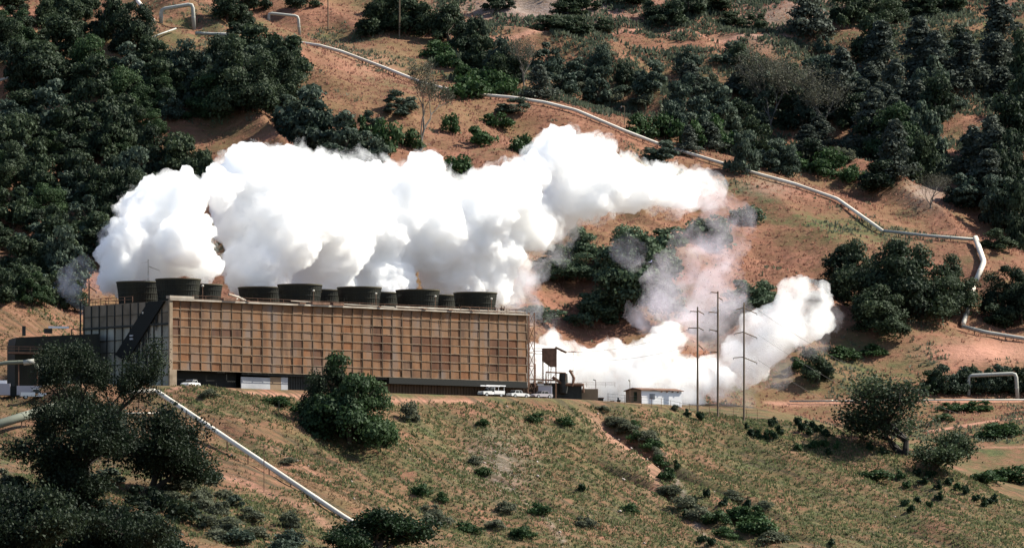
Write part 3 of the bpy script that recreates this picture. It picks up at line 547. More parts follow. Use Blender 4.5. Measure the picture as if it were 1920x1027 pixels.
pole(167, 531, 735, 1147, [(537,1.3,0,-.9),(573,2.4,0,-1.2)], 'brown pole at the far left corner of the tower roof', r=.2, group=None)
pole(615, -60, 55, hit(615,57).y, [], 'slim pale pole at the top of the frame left of the dark thicket', r=.16, group=None)
pole(749, -60, 72, hit(749,73).y, [], 'slim pale pole standing in front of the dark thicket at the top', r=.2, group=None)
pole(1171, 200, 244, hit(1171,238).y+1, [(200,-.8,0,0)], 'short slim pole beside the pipeline where it leaves the pink ridge', r=.1, group=None)
def wire(name, a, c, sag, label):
    a, c = Vector(a), Vector(c); pts = [a.lerp(c, k/14)-Vector((0,0,4*sag*(k/14)*(1-k/14))) for k in range(15)]
    b = MB(); b.tube([p-a for p in pts], .03, 3); o = b.build(name, M_wire); o.location = a; tag(o, label, 'wire', 'power lines at the three poles')
for (py, dz) in ((582,0),(628,1),(675,2)):
    p = Vector(W(1422, py, 1200)); wire('power_line', p, (p.x+60, p.y+110, p.z-20), 3, ['top','middle','lowest'][dz]+' wire running right and down from the right tall pole')
for (py, dz) in ((617,0),(648,1)):
    wire('power_line', W(1292, py, 1199), W(1065, 660+dz*14, 1210), 1.2, ['upper','lower'][dz]+' thin wire running left from the left tall pole to the platform')
MB_ = MB(); MB_.bar((0,0,0),(3.2,0,0),.06,4); t = tag(MB_.build('antenna_arm', M_rust), 'thin horizontal aerial bar on a mast right of the elevated platform', 'antenna'); t.location = W(1050, 659, 1192)
MB().bar((2.6,0,-9),(2.6,0,0),.04,4).box((2.2,-.1,-.1),(3.0,.1,.1)).build('mast', M_rust, t)

# ------------------------------------------------------------ steam pipelines
def pipe(name, P, r, m, label, supports=0, m_s=None, cat='pipeline', sup_h=2.5):
    P = [Vector(p) for p in P]; o0 = P[0].copy(); t = tag(empty(name, o0), label, cat)
    b = MB(); pts = []
    for i, p in enumerate(P):   # mitred elbows, softened
        if 0 < i < len(P)-1:
            a = (P[i-1]-p); c = (P[i+1]-p); k = min(r*2, a.length*.4, c.length*.4); pts += [p+a.normalized()*k-o0, p+(a.normalized()+c.normalized())*k*.25-o0, p+c.normalized()*k-o0]
        else: pts.append(p-o0)
    b.tube(pts, r, 12); b.build('pipe_shell', m, t, smooth=True)
    # clamped bands at pipe joints
    for a, c in zip(P[:-1], P[1:]):
        n = max(1, int((c-a).length/12)); d = (c-a).normalized()
        for k in range(1, n+1):
            p = a.lerp(c, k/(n+1))-o0; MB().tube([p-d*.15, p+d*.15], r*1.07, 12).build('joint_band', m_s or m, t)
    if supports:
        for a, c in zip(P[:-1], P[1:]):
            n = int((c-a).length/supports)
            for k in range(n+1):
                p = a.lerp(c, (k+.5)/(n+1)); zg = zat(p.x, p.y)
                if p.z-zg > .2: MB().bar((p.x-o0.x, p.y-o0.y, zg-.3-o0.z), (p.x-o0.x, p.y-o0.y, p.z-r*.9-o0.z), .12, 5).build('pipe_support', M_rust, t)
    return t
def gp(px, py, up=.7, Y=None):
    if Y is None: h = hit(px, py+4); y = h.y; x = h.x
    else: y = Y; x = (px-960)/F*Y
    return Vector((x, y, max(zat(x, y)+up, 0)))
rid = RID[:18]
# follow the ground, then lift to where the pipe is seen
rp_ = []
for px, py, Y in rid:
    best = None
    for dy in np.arange(-14, 14, 1.0):
        x = (px-960)/F*(Y+dy); z = zat(x, Y+dy)+.9; e = abs((HZ-z/(Y+dy)*F)-py)
        if best is None or e < best[0]: best = (e, Vector((x, Y+dy, (HZ-py)/F*(Y+dy))))
    rp_.append(best[1])
pipe('steam_pipeline', rp_, .40, M_pipe, 'long cream pipeline following the crest of the pink hill from upper left', 14, M_pipe)
q_ = [rp_[-1]+Vector((.3, 0, 0))]+[gp(x, y+6, 1.0) for x, y in [(1740,441),(1825,449)]]
pipe('steam_pipeline', q_, .36, M_pipe2, 'dull straight pipeline stretch above the big oak clump', 16, M_pipe2)
pipe('steam_pipeline', [q_[-1]+Vector((.5,-.3,.3)), gp(1845,497,1.0), gp(1830,532,1.0)], .62, M_pipe, 'thick cream pipe elbow bending down right of the big oak clump', 12)
pipe('steam_pipeline', [gp(1825,547,.9), gp(1816,580,.9), gp(1806,612,1.0)], .55, M_pipe, 'short thick cream pipe descending beside the right end of the oak clump', 12)
pipe('steam_pipeline', [gp(1804,618,1.1), gp(1850,628,.9), gp(1920,640,.9), gp(1990,650,.9)], .42, M_pipe2, 'grey pipeline leading out of the frame above the cut bank', 12)
pipe('steam_pipeline', [gp(266,-30,1.2), gp(258,8,1.2), gp(287,42,1.0)], .5, M_pipe, 'bright zigzag pipe at the top left between wooded patches', 10)
def portal(pl, pr, pyt_l, pyt_r, r, m, label, extra=None):
    a, c = hit(*pl), hit(*pr); Y = (a.y+c.y)/2
    A0 = Vector(W(pl[0], pl[1], Y)); C_ = Vector(W(pr[0], pr[1], Y)); A0.z = zat(A0.x, Y)-.4; C_.z = zat(C_.x, Y)-.4
    P = [A0, Vector(W(pl[0], pyt_l, Y)), Vector(W(pr[0]-3, pyt_r, Y)), C_]
    return pipe('expansion_loop', P, r, m, label, 0, None, 'pipe loop')
portal((302,42), (364,62), 18, 8, .5, M_pipe2, 'tall grey pipe loop standing at the top left above the woods')
portal((504,56), (562,50), 25, 31, .38, M_pipe2, 'smaller grey pipe loop above the start of the ridge pipeline')
portal((1816,745), (1908,745), 704, 700, .42, M_pipe2, 'dull pipe loop in front of the shaded bank at lower right')
pipe('steam_pipeline', [gp(366,64,.6), gp(400,66,.6), gp(430,66,.6)], .4, M_pipe2, 'short grey pipe leading right from the foot of the tall loop', 0)
pipe('steam_pipeline', [gp(-20,168,1.4), gp(40,152,1.4), gp(105,137,1.4)], .35, M_pipe2, 'faint pipe crossing the dark woods at the left edge', 0)
pipe('steam_pipeline', [gp(268,84,1.2), gp(300,72,1.2), gp(330,60,1.2)], .2, M_pipe2, 'thin pale line through the scrub below the tall loop', 0)
pipe('steam_pipeline', [gp(1480,753,.5), gp(1620,753,.5), gp(1760,752,.5), gp(1930,751,.5)], .16, M_pipe2, 'thin straight grey pipe along the dirt road at lower right', 0)
# near pipe on stilts, left foreground
a = Vector(W(228, 735, 1088)); b_ = Vector(W(292, 732, 1094)); c_ = Vector(W(648, 1004, 1036)); d_ = Vector(W(720, 1062, 1025))
for p in (a, b_, c_, d_): p.z = max(p.z, zat(p.x, p.y)+.6)
pipe('hillside_pipe', [a, b_, c_, d_], .45, M_pipe, 'bright cream pipe running diagonally down the near slope on stilts', 9)
pipe('hillside_pipe', [Vector(W(-40, 806, 1068)), Vector(W(120, 757, 1085))], .8, M_pipe3, 'thick dull green pipe at the left edge behind the dark oak', 9, M_pipe3)
pipe('hillside_pipe', [Vector(W(215, 775, 1066)), Vector(W(300, 774, 1068))], .16, M_pipe, 'thin pale pipe under the start of the diagonal pipe', 6)
P_ = hit(495, 925); t = tag(empty('marker_post', P_), 'thin rusty post crossing in front of the diagonal pipe', 'post'); MB().bar((0,0,-.3),(0,0,8.3),.07,5).box((-.09,-.09,7.2),(.09,.09,7.5)).build('post', M_rust, t)
P_ = hit(523, 775); t = tag(empty('marker_post', P_), 'short dark post on the slope left of the round oak', 'post'); MB().bar((0,0,-.3),(0,0,2.2),.08,5).box((-.12,-.12,2.0),(.12,.12,2.25)).build('post', M_dark, t)

# ------------------------------------------------------------ plant at the left edge
def at(px, py, Y): return Vector(W(px, py, Y))
P_ = at(28, 740, 1128); P_.z = 43.9; t = tag(empty('turbine_shed', P_, R(14)), 'long dark shed with a rounded roof and vents at the left edge', 'building')
b = MB(); b.prism([(0,0),(0,8.4),(.3,9.7),(16,10.6),(16,0)], 0, 9); b.build('shed_body', M_stack, t)
MB().box((1.6,1,10.1),(2.2,1.6,11.9)).build('vent', M_dark, t); MB().box((5.8,1,10.6),(7.2,2,11.5)).build('vent', M_dark, t); MB().box((6.4,.3,11.52),(10.2,.8,11.9)).build('roof_light_strip', M_white, t)
b = MB(); b.box((-1.6,-2.6,6.6),(4.6,-.6,6.9)); rail(b, [(-4,-2.6,6.9),(4.6,-2.6,6.9)], 1.0, 2, .06); b.build('walkway', M_rust, t)
pipe('plant_pipe', [at(-30, 690, 1124), at(8, 680, 1124), at(62, 678, 1124), at(78, 700, 1123), at(115, 712, 1122), at(150, 726, 1122)], .38, M_pipe3, 'greenish pipe stepping down across the dark shed at left', 8)
pipe('plant_pipe', [at(44, 680, 1122), at(64, 677, 1122)], .5, M_pipe2, 'short light pipe drum on the walkway at left', 0)
b = MB(); P_ = at(-14, 756, 1106); P_.z = zat(P_.x, P_.y); t = tag(empty('tank_truck', P_, R(4)), 'grey lorry with a dark cab opening parked at the left edge', 'truck')
b.box((0,0,1.0),(3.2,2.2,3.1)); b.box((4.4,0,1.0),(9.4,2.2,2.7)); b.build('truck_body', M_lilac, t); MB().box((3.22,.2,.8),(4.38,2,2.6)).build('truck_cab', M_black, t)
for x in (1, 5.6, 8.4):
    for y in (.1, 2.1): wheel(t, x, y if y > 1 else -.02, .5)
MB().box((1.2,.6,3.12),(2.6,1.6,3.7)).build('roof_box', M_white, t)
P_ = at(66, 757, 1103); P_.z = zat(P_.x, P_.y); pickup(P_, R(10), M_car, 'small white pickup with a red tail beside the grey lorry at left', rack=False)
P_ = at(272, 727, 1117); t = tag(empty('red_box', (P_.x, P_.y, 44)), 'small dull red box at the foot of the tower side wall', 'box'); MB().box((-.5,0,0),(.6,.8,.75)).build('box_body', M_red, t); MB().box((-.55,-.05,.753),(.65,.85,.83)).build('lid', M_red, t)

# ------------------------------------------------------------ vegetation
def leaf_quads(C, N, size, rs):
    """one bent leaf clump quad per centre, roughly facing N"""
    n = len(C); a = np.cross(N, rs.normal(size=(n, 3))); a /= np.linalg.norm(a, axis=1, keepdims=True)+1e-9; b = np.cross(N, a)
    s = size*rs.uniform(.55, 1.25, (n, 1)); a = a*s; b = b*s*rs.uniform(.5, 1, (n, 1)); k = N*s*.25
    V = np.stack([C-a-k, C-b+k*.4, C+a-k, C+b+k*.4], 1).reshape(-1, 3); return V, np.arange(4*n).reshape(n, 4)
def crown_lobed(R_, Hc, z0, nl, leaves, size, seed, cone=0, flat=.8, lobe=(.30, .52)):
    rs = np.random.RandomState(seed); Vs = []; Fs = []; k = 0
    per = leaves//nl
    for i in range(nl):
        h = rs.rand()
        if cone: rr = R_*(1-h)**.8*rs.uniform(.25, .8); z = z0+Hc*h*.95; lr = R_*(.20+.32*(1-h))
        else:
            u = rs.rand()**.5; rr = R_*.72*u; z = z0+Hc*(.12+.70*math.sqrt(max(0, 1-u*u))*rs.uniform(.1, 1)); lr = R_*rs.uniform(*lobe)
        t = rs.uniform(0, 6.283); c = np.array([rr*math.cos(t), rr*math.sin(t), z])
        d = rs.normal(size=(per, 3)); d[:, 2] = np.where(rs.rand(per) < .7, np.abs(d[:, 2]), d[:, 2]); d /= np.linalg.norm(d, axis=1, keepdims=True)
        rad = lr*(rs.rand(per)**.35)*(1+.22*np.sin(d[:, 0]*5+i)*np.cos(d[:, 2]*6+i*2)); P = c+d*rad[:, None]*np.array([1, 1, flat])
        N = d+rs.normal(size=(per, 3))*.55; N /= np.linalg.norm(N, axis=1, keepdims=True)
        v, f = leaf_quads(P, N, size, rs); Vs.append(v); Fs.append(f+k); k += len(v)
    return np.concatenate(Vs), np.concatenate(Fs)
def trunk_mb(h, r, seed, spread=.5, limbs=5, topf=.75):
    rr = random.Random(seed); b = MB(); p = [Vector((0,0,-.8))]
    for k in range(1, 5): p.append(Vector((rr.uniform(-.06,.06)*h*k/4, rr.uniform(-.06,.06)*h*k/4, h*topf*k/4)))
    b.tube(p, [r*1.25, r, r*.8, r*.55, r*.2], 7)
    for k in range(limbs):
        a = p[1].lerp(p[3], rr.random()); t = rr.uniform(0, 6.28); l = h*spread*rr.uniform(.6, 1)
        b.tube([a, a+Vector((math.cos(t)*l*.5, math.sin(t)*l*.5, l*.3)), a+Vector((math.cos(t)*l, math.sin(t)*l, l*.75))], [r*.45, r*.3, r*.08], 5)
    return b
PROTO = {}
def proto(kind):
    L_ = []
    for i in range({'oak': 5, 'bigoak': 3, 'round': 3, 'blue': 3, 'pine': 4, 'shrub': 4, 'dot': 3}[kind]):
        sd_ = hash_(kind)+i*13; root = empty({'oak': 'oak_tree', 'bigoak': 'oak_tree', 'round': 'oak_tree', 'blue': 'bushy_tree', 'pine': 'pine_tree', 'shrub': 'shrub', 'dot': 'round_shrub'}[kind], (0, 0, 0)); COL.objects.unlink(root)
        if kind == 'round': V_2, F_2 = crown_lobed(.5, .9, .02, 26, 13000, .016, sd_, lobe=(.16, .40)); tb = trunk_mb(.8, .035, sd_); m = M_oak2
        elif kind == 'bigoak': V_2, F_2 = crown_lobed(.5, .9, .02, 30, 15000, .0155, sd_, lobe=(.14, .36)); tb = trunk_mb(.8, .035, sd_); m = M_oak
        elif kind == 'oak': V_2, F_2 = crown_lobed(.5, .9, .02, 16, 4800, .030, sd_, lobe=(.26, .46)); tb = trunk_mb(.8, .035, sd_); m = M_oak
        elif kind == 'blue': V_2, F_2 = crown_lobed(.46, .9, .0, 18, 3600, .030, sd_, lobe=(.2, .42)); tb = trunk_mb(.8, .03, sd_); m = M_blue
        elif kind == 'pine': V_2, F_2 = crown_lobed(.34, .92, .02, 44, 4200, .024, sd_, cone=1, flat=.9); tb = trunk_mb(.95, .025, sd_, .3, 7, .95); m = M_pine
        elif kind == 'shrub': V_2, F_2 = crown_lobed(.5, .6, -.05, 11, 1300, .042, sd_); tb = trunk_mb(.4, .03, sd_, .5, 4); m = M_scrub
        else: V_2, F_2 = crown_lobed(.46, .8, -.02, 7, 420, .085, sd_, lobe=(.4, .55)); tb = trunk_mb(.5, .03, sd_, .5, 4); m = M_dot
        q5 = np.percentile(V_2, 1.5, 0); q95 = np.percentile(V_2, 98.5, 0); z_lo = {'oak': .06, 'bigoak': .03, 'round': .02, 'blue': .05, 'pine': .04, 'shrub': -.1, 'dot': -.05}[kind]
        V_2 = np.stack([(V_2[:, 0]-(q5[0]+q95[0])/2)/(q95[0]-q5[0]), (V_2[:, 1]-(q5[1]+q95[1])/2)/(q95[1]-q5[1]), z_lo+(V_2[:, 2]-q5[2])/(q95[2]-q5[2])*(1-z_lo)], 1)
        c = npmesh('crown', V_2, F_2, m); t = tb.build('trunk' if kind != 'dot' and kind != 'shrub' else 'stem', M_bark)
        for o in (c, t): COL.objects.unlink(o)
        L_.append((root, c, t))
    PROTO[kind] = L_
def hash_(s_): return sum(ord(c)*(i+3) for i, c in enumerate(s_)) % 9973
for k in ('oak', 'bigoak', 'round', 'blue', 'pine', 'shrub', 'dot'): proto(k)
placed = []
CAT = {'oak': 'tree', 'bigoak': 'tree', 'round': 'tree', 'blue': 'tree', 'pine': 'tree', 'shrub': 'shrub', 'dot': 'shrub'}
def plant(kind, px, py, wpx, hpx, label, group=None, ymin=0, leafm=None, lean=0):
    """px,py: where its foot stands; wpx, hpx: its width and height on the 1920 px picture"""
    P = hit(px, py, ymin); s = P.y/F; kind = 'bigoak' if kind == 'oak' and wpx > 84 else kind; r, c, t = PROTO[kind][rnd.randrange(len(PROTO[kind]))]
    e = r.copy(); COL.objects.link(e); e.location = P-Vector((0, 0, .02*hpx*s)); e.rotation_euler = (lean, 0, rnd.uniform(0, 6.28))
    e.scale = (wpx*s, wpx*s, hpx*s)
    for o in (c, t):
        q = o.copy(); COL.objects.link(q); q.parent = e
        if o is c and leafm: q.data = q.data.copy(); q.data.materials[0] = leafm
    tag(e, label, CAT[kind], group); placed.append((px, py, wpx)); return e
def in_poly(x, y, P):
    ins = False
    for (x0, y0), (x1, y1) in zip(P, P[1:]+P[:1]):
        if (y0 > y) != (y1 > y) and x < (x1-x0)*(y-y0)/(y1-y0)+x0: ins = not ins
    return ins
def wood(poly, holes, dx, dy, kinds, wr, hr, label, group, seed, keep=1.0):
    rr = random.Random(seed); x0 = min(p[0] for p in poly); x1 = max(p[0] for p in poly); y0 = min(p[1] for p in poly); y1 = max(p[1] for p in poly)
    y = y0; row = 0; n = 0
    while y <= y1:
        x = x0+(row % 2)*dx/2
        while x <= x1:
            qx, qy = x+rr.uniform(-.33, .33)*dx, y+rr.uniform(-.33, .33)*dy; x += dx
            if rr.random() > keep or not in_poly(qx, qy, poly): continue
            if any(((qx-a)/b)**2+((qy-c)/d)**2 < 1 for a, c, b, d in holes): continue
            w_ = rr.uniform(*wr); h_ = w_*rr.uniform(*hr); k = rr.choice(kinds); n += 1
            lab = label[CAT_WORD[k]] if isinstance(label, dict) else label
            plant(k, qx, qy+h_*.45, w_, h_, lab, group)
        y += dy; row += 1
    return n
CAT_WORD = {'oak': 0, 'round': 0, 'blue': 1, 'pine': 2, 'shrub': 3, 'dot': 3}
cnt = 0
# left woods: big mass
HL = [(385,215,60,26),(350,245,45,22),(310,265,30,16),(455,215,50,22),(420,245,40,20),(385,275,30,16),(300,40,42,40),(375,80,50,22),(345,62,30,22),(170,75,26,14),(280,15,30,20),(0,215,16,22),(0,360,22,22),(430,30,26,22)]
LW = [(-20,-10),(250,-10),(262,60),(330,95),(400,75),(545,80),(548,140),(510,190),(430,190),(395,240),(310,290),(330,330),(300,400),(190,480),(170,520),(150,590),(90,570),(40,540),(-20,540)]
cnt += wood(LW, HL, 45, 42, ['oak']*6+['round', 'blue', 'blue'], (46, 88), (.75, 1.2), {0: 'dark oak crowded in the wooded slope left of the steam', 1: 'blue green bushy tree crowded in the wooded slope left of the steam'}, 'trees of the dense left wood', 11)
cnt += wood([(395,-10),(520,-10),(600,-10),(560,30),(500,60),(420,55)], [(505,40,22,18)], 44, 34, ['oak'], (48, 66), (.8, 1.0), 'dark oak behind the small pipe loop at the top left', 'oaks behind the small pipe loop', 12)
for a in [(455,210,120,130),(515,205,90,110),(395,190,90,110),(540,160,80,90),(430,150,90,80),(490,120,80,70)]: plant('oak', *a, 'large dark oak in the clump above the left end of the pink field', 'oaks above the pink field')
for a in [(560,285,100,120),(600,290,80,80),(650,300,80,85),(545,240,70,60),(690,310,60,60),(620,330,70,60)]: plant('blue', *a, 'blue green bushy tree just above the plume and below the pink field', 'bushy trees above the plume')
plant('round', 235, 215, 75, 85, 'bright green topped oak in the middle of the left woods'); plant('round', 300, 200, 60, 60, 'smaller bright green oak right of the brightest one in the left woods')
for a in [(345,330,80,75),(375,380,70,80),(330,300,45,40),(390,345,50,60)]: plant('oak', *a, 'oak poking out between the two steam clouds at left', 'oaks between the steam clouds')
for a in [(60,560,80,60),(110,575,60,60),(20,545,70,50),(140,585,45,40)]: plant('oak', *a, 'low dark oak along the top edge of the brown mound', 'oaks behind the brown mound')
# top centre thicket
TC = [(700,60,60,55),(735,55,60,60),(770,62,70,75),(805,68,60,60),(840,80,60,70),(720,30,60,40),(760,20,80,40),(875,105,60,60),(900,130,60,60),(850,60,50,50),(690,70,40,30),(925,165,60,60),(890,95,50,60)]
for a in TC: plant('oak', *a, 'dark oak in the thicket behind the slim pale pole at the top', 'oaks of the top thicket')
for a in [(815,105,50,28),(840,125,44,28),(870,145,50,30),(905,170,60,40),(940,178,60,40)]: plant('shrub', *a, 'green shrub on the strip running down to the ridge left of centre', 'shrubs left of the ridge')
for a in [(930,22,40,50),(955,18,22,20),(1070,30,60,34),(1100,22,50,40),(1180,10,70,30),(1225,40,40,34),(1250,50,70,44),(1040,60,70,30),(1130,60,40,24),(1075,65,60,34),(1340,22,56,24),(1420,55,40,28),(1370,50,50,26),(1290,30,60,50)]: plant('oak', *a, 'small dark tree dotted over the rocky slope at the top', 'small trees on the rocky top slope')
# right-hand woods between ridge and track
RW = [(880,100),(960,70),(1010,85),(1060,110),(1100,90),(1200,85),(1260,120),(1330,100),(1400,110),(1480,80),(1560,90),(1600,150),(1620,230),(1560,290),(1520,320),(1440,310),(1300,270),(1230,250),(1160,225),(1070,190),(960,170),(900,150)]
HRt = [(1205,200,44,30),(1080,100,34,24),(1470,110,40,24),(1350,150,30,18),(1600,185,34,20),(1150,95,24,18),(985,100,22,18),(1140,140,24,16),(1390,235,26,12),(1310,205,16,14),(1270,130,30,14),(1400,130,22,22),(1560,210,40,26),(1590,260,50,30)]
cnt += wood(RW, HRt, 43, 38, ['blue']*4+['oak']*3+['pine']*3, (40, 66), (.85, 1.3), {0: 'dark oak in the mixed woods behind the ridge pipeline', 1: 'blue green bushy tree in the mixed woods behind the ridge pipeline', 2: 'grey green pine in the mixed woods behind the ridge pipeline'}, 'trees behind the ridge pipeline', 21, .9)
RE = [(1620,70),(1700,110),(1780,60),(1860,60),(1930,20),(1930,420),(1880,400),(1800,370),(1720,330),(1650,300),(1620,220),(1560,160)]
HRe = [(1820,190,44,56),(1830,240,50,36),(1750,150,30,20),(1700,200,20,16),(1620,130,34,28),(1790,290,30,20),(1690,90,40,20),(1660,130,30,24),(1720,60,60,22),(1765,320,40,30),(1850,170,22,16),(1840,80,24,22),(1780,350,40,20),(1890,30,50,30)]
cnt += wood(RE, HRe, 50, 46, ['pine']*6+['oak']*2+['blue'], (56, 84), (1.1, 1.7), {0: 'dark oak among the pines at the right edge', 1: 'bushy tree among the pines at the right edge', 2: 'grey green pine in the stand at the right edge'}, 'trees of the right edge stand', 31, .95)
for a in [(1520,70,75,110),(1585,50,60,70),(1650,45,90,75),(1700,25,80,50),(1770,20,70,50),(1730,30,60,30),(1800,100,50,50),(1620,15,50,40)]: plant('oak' if a[0] > 1540 else 'pine', *a, 'dark tree at the top of the frame right of the grey rocks', 'dark trees at the top right')
plant('round', 1680, 320, 100, 120, 'big rounded oak with a pale lit top above the gully at right'); plant('oak', 1640, 300, 70, 80, 'dark oak tucked behind the big rounded oak at right')
plant('oak', 1650, 358, 70, 52, 'low dark oak just above the bend of the ridge pipeline')
for a in [(1840,392,100,70),(1800,390,50,60),(1880,395,60,60)]: plant('blue', *a, 'grey green bushy tree above the saddle at the right', 'bushy trees above the saddle')
for a in [(1900,440,70,100),(1920,470,60,120),(1870,470,60,40)]: plant('oak', *a, 'dark oak at the right edge beside the pipe elbow', 'oaks beside the pipe elbow')
for i in range(60):
    x = rnd.uniform(880, 1900); y = rnd.uniform(85, 390)
    if y < 130+(x-900)*.27: plant('shrub', x, y, rnd.uniform(26, 52), rnd.uniform(14, 28), 'low grey green scrub bush between the trees of the upper right slope', 'scrub bushes on the upper right slope', leafm=M_blue if i % 2 else M_sage)
for a in [(1480,310,60,34),(1540,330,60,30),(1600,340,50,28),(1430,300,50,34),(1370,290,60,40),(1330,270,60,50),(1200,255,60,40),(1250,262,60,46),(1300,275,50,44),(1560,320,60,40)]: plant('shrub', *a, 'green bush lining the far side of the ridge pipeline', 'bushes lining the ridge pipeline')
# pink hill shrubs
for k, (a, lab) in enumerate([((755,205,52,34),'bushy shrub high on the pink hill left of the bare tree'),((875,185,80,40),'wide shrub on the pink hill just under the pipeline gap'),((845,250,34,34),'small round shrub right of the bare tree trunk'),((965,215,60,28),'flat dark shrub near the crest of the pink hill'),((930,240,60,24),'dark shrub below the one near the crest of the pink hill'),
     ((905,270,60,30),'grey green shrub low on the pink hill above the notch in the steam'),((1235,305,60,40),'dark round bush below the ridge pipeline right of the plume top'),((860,335,60,40),'dark bush filling the notch in the top of the steam'),((985,290,60,34),'bush just above the notch left of the tallest steam puff'),((700,245,40,34),'small bush on the lower left of the pink hill'),((720,290,60,60),'tall bush above the steam left of the bare tree'),((770,280,50,34),'low bush at the foot of the bare tree'),((745,220,40,22),'low flat shrub beside the high bush on the pink hill'),((665,265,50,44),'bush between the blue green trees and the pink field')]):
    plant('shrub' if k % 3 else 'blue', *a, lab, 'shrubs on the pink hill')
# trees seen through the steam
for a, lab, k in [((1180,590,170,150),'big round oak seen through thin steam right of the plume','oak'),((1170,520,110,90),'upper crown of an oak behind the big one in the steam','oak'),((1225,560,110,110),'bushy tree leaning on the right side of the big steam veiled oak','blue'),((1060,525,110,60),'flat dark oak under the belly of the plume','oak'),((1085,490,70,60),'oak half hidden under the belly of the plume','oak'),((1240,480,90,50),'low tree just right of the veiled oak top','blue'),
              ((1110,610,90,60),'small tree at the lower left foot of the veiled oak','blue'),((1390,590,90,60),'grey green tree behind the tops of the three poles','blue'),((1430,570,50,40),'small oak right of the tall pole tops','oak'),((1010,600,90,26),'low grey shrub at the right end of the tower roof line','shrub'),((1330,460,90,50),'thin bush on the hillside right of the plume tip','shrub'),((1400,420,60,30),'low bush high on the right slope beside the plume','shrub')]: plant(k, *a, lab, leafm=M_lite)
# oak clump at the right
for a, lab in [((1610,580,110,120),'leftmost oak of the big clump'),((1590,530,80,70),'small oak at the upper left of the big clump'),((1665,600,130,140),'second oak of the big clump, wide and very dark'),((1735,595,130,120),'third oak of the big clump, with a pale lit top'),((1785,580,90,90),'rightmost oak of the big clump beside the pipe'),((1650,630,110,90),'low oak at the bottom of the big clump'),((1700,540,90,70),'upper oak in the middle of the big clump')]: plant('oak', *a, lab, 'oaks of the big right clump')
for a, lab in [((1885,590,90,85),'oak right of the descending pipe'),((1915,610,70,80),'oak at the right edge below the pipe elbow'),((1870,612,50,40),'low bush under the oaks right of the descending pipe')]: plant('oak', *a, lab, 'oaks right of the descending pipe')
plant('oak', 1533, 722, 58, 62, 'lone small oak on the green slope above the dirt road')
for a in [(1500,690,40,20),(1580,672,60,22),(1640,665,50,20)]: plant('shrub', *a, 'low bush below the big oak clump', 'bushes below the oak clump')
for k in range(13): plant('oak' if k % 2 else 'blue', 1748+k*15, 737+(k % 2)*2, 42, 40+(k % 3)*5, 'dark bush filling the shaded recess behind the lower right pipe loop', 'bushes in the shaded recess', leafm=M_dot if k < 1 else None)
for a in [(1780,772,50,16),(1825,770,60,18),(1770,790,40,14),(1860,820,60,26),(1890,815,50,22),(1640,900,70,16),(1900,900,90,26),(1850,905,60,20)]: plant('shrub', *a, 'dark low bush on the banks at lower right', 'bushes on the lower right banks')
# near slope: the round oak and shrubs
plant('round', 655, 834, 150, 160, 'big dense round oak standing on the near slope in front of the tower'); plant('oak', 610, 800, 90, 110, 'darker oak crown joined to the left side of the round oak'); plant('round', 690, 825, 90, 110, 'lower right bough of oak beside the dense round oak')
dots = [(1290,778),(1313,784),(1400,802),(1412,812),(1446,797),(1453,792),(1420,818),(1433,820),(1442,812),(1462,812),(1452,822),(1496,795),(1504,805),(1512,796),(1525,803),(1535,806),(1545,812),(1518,812),(1552,815),(1520,838),(1532,836),(1546,835),(1552,850),(1568,838),(1498,840),(1630,840),(1657,850),
        (1718,890),(1730,905),(1745,893),(1758,915),(1690,895),(1700,912),(1780,905),(1795,915),(1697,945),(1708,958),(1720,940),(1742,950),(1760,935),(1810,925),(1830,935),(1845,945),(1860,940),(1290,965),(1372,962),(1385,968),(1316,1015),(1334,1020),(1560,1018),(1090,918),(1270,882),(1325,930),(1356,945),(1400,950),(1300,945)]
for i, (x, y) in enumerate(dots): plant('dot', x, y+4, rnd.uniform(12, 19), rnd.uniform(11, 18), 'small round dark green shrub dotted over the right part of the near slope', 'round shrubs on the near slope', leafm=M_scrub if i in (8, 19, 20, 21, 23, 24, 31, 32, 34, 38) else None)
for a in [(1150,800,40,20),(1175,815,44,22),(1195,828,40,22),(1222,850,44,24),(1238,872,40,24),(1248,900,40,26),(1262,930,44,24),(1285,955,50,28),(1310,975,50,28),(1345,985,56,30),(1375,940,50,24),(1400,975,60,30),(1430,960,44,22),(890,870,34,18),(905,890,34,18),(770,792,36,44),(905,800,26,16),(1000,790,40,18),(1060,800,36,20),(1170,808,50,22),(1215,830,44,26),(1190,800,30,16),(1235,860,30,24),(820,985,60,30),(880,1000,50,24),(720,980,50,30),(800,965,50,22),(790,930,40,26),(950,960,40,24),(1010,965,50,26),(1100,990,40,24),(1420,1000,80,36),(1390,980,70,30),(1360,1010,50,24),(1450,1015,60,24),(980,1010,50,26),(930,990,40,20),(560,775,40,22),(520,760,60,20),(390,745,40,18),(1130,770,30,12),(830,940,30,22),(1265,770,16,12),(540,868,40,14),(1240,930,40,20),(1180,960,40,20)]:
    a = (a[0], a[1], a[2]*.9, a[3]*.8); plant('shrub', *a, 'leafy green shrub growing on the near slope', 'leafy shrubs on the near slope', leafm=M_sage if rnd.random() < .5 else None)
for i in range(38): x = rnd.uniform(-10, 640); y = rnd.uniform(max(880, 880+(x-330)*.35 if x > 330 else 790), 1040); plant('shrub', x, y, rnd.uniform(30, 70), rnd.uniform(16, 32), 'grey green sage bush on the lower left of the near slope', 'sage bushes at lower left', leafm=M_sage if rnd.random() < .6 else M_blue)
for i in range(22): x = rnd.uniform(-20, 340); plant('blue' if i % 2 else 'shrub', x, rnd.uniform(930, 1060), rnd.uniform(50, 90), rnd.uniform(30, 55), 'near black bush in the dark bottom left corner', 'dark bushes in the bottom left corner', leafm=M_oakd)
print('TREES', cnt, len(placed))

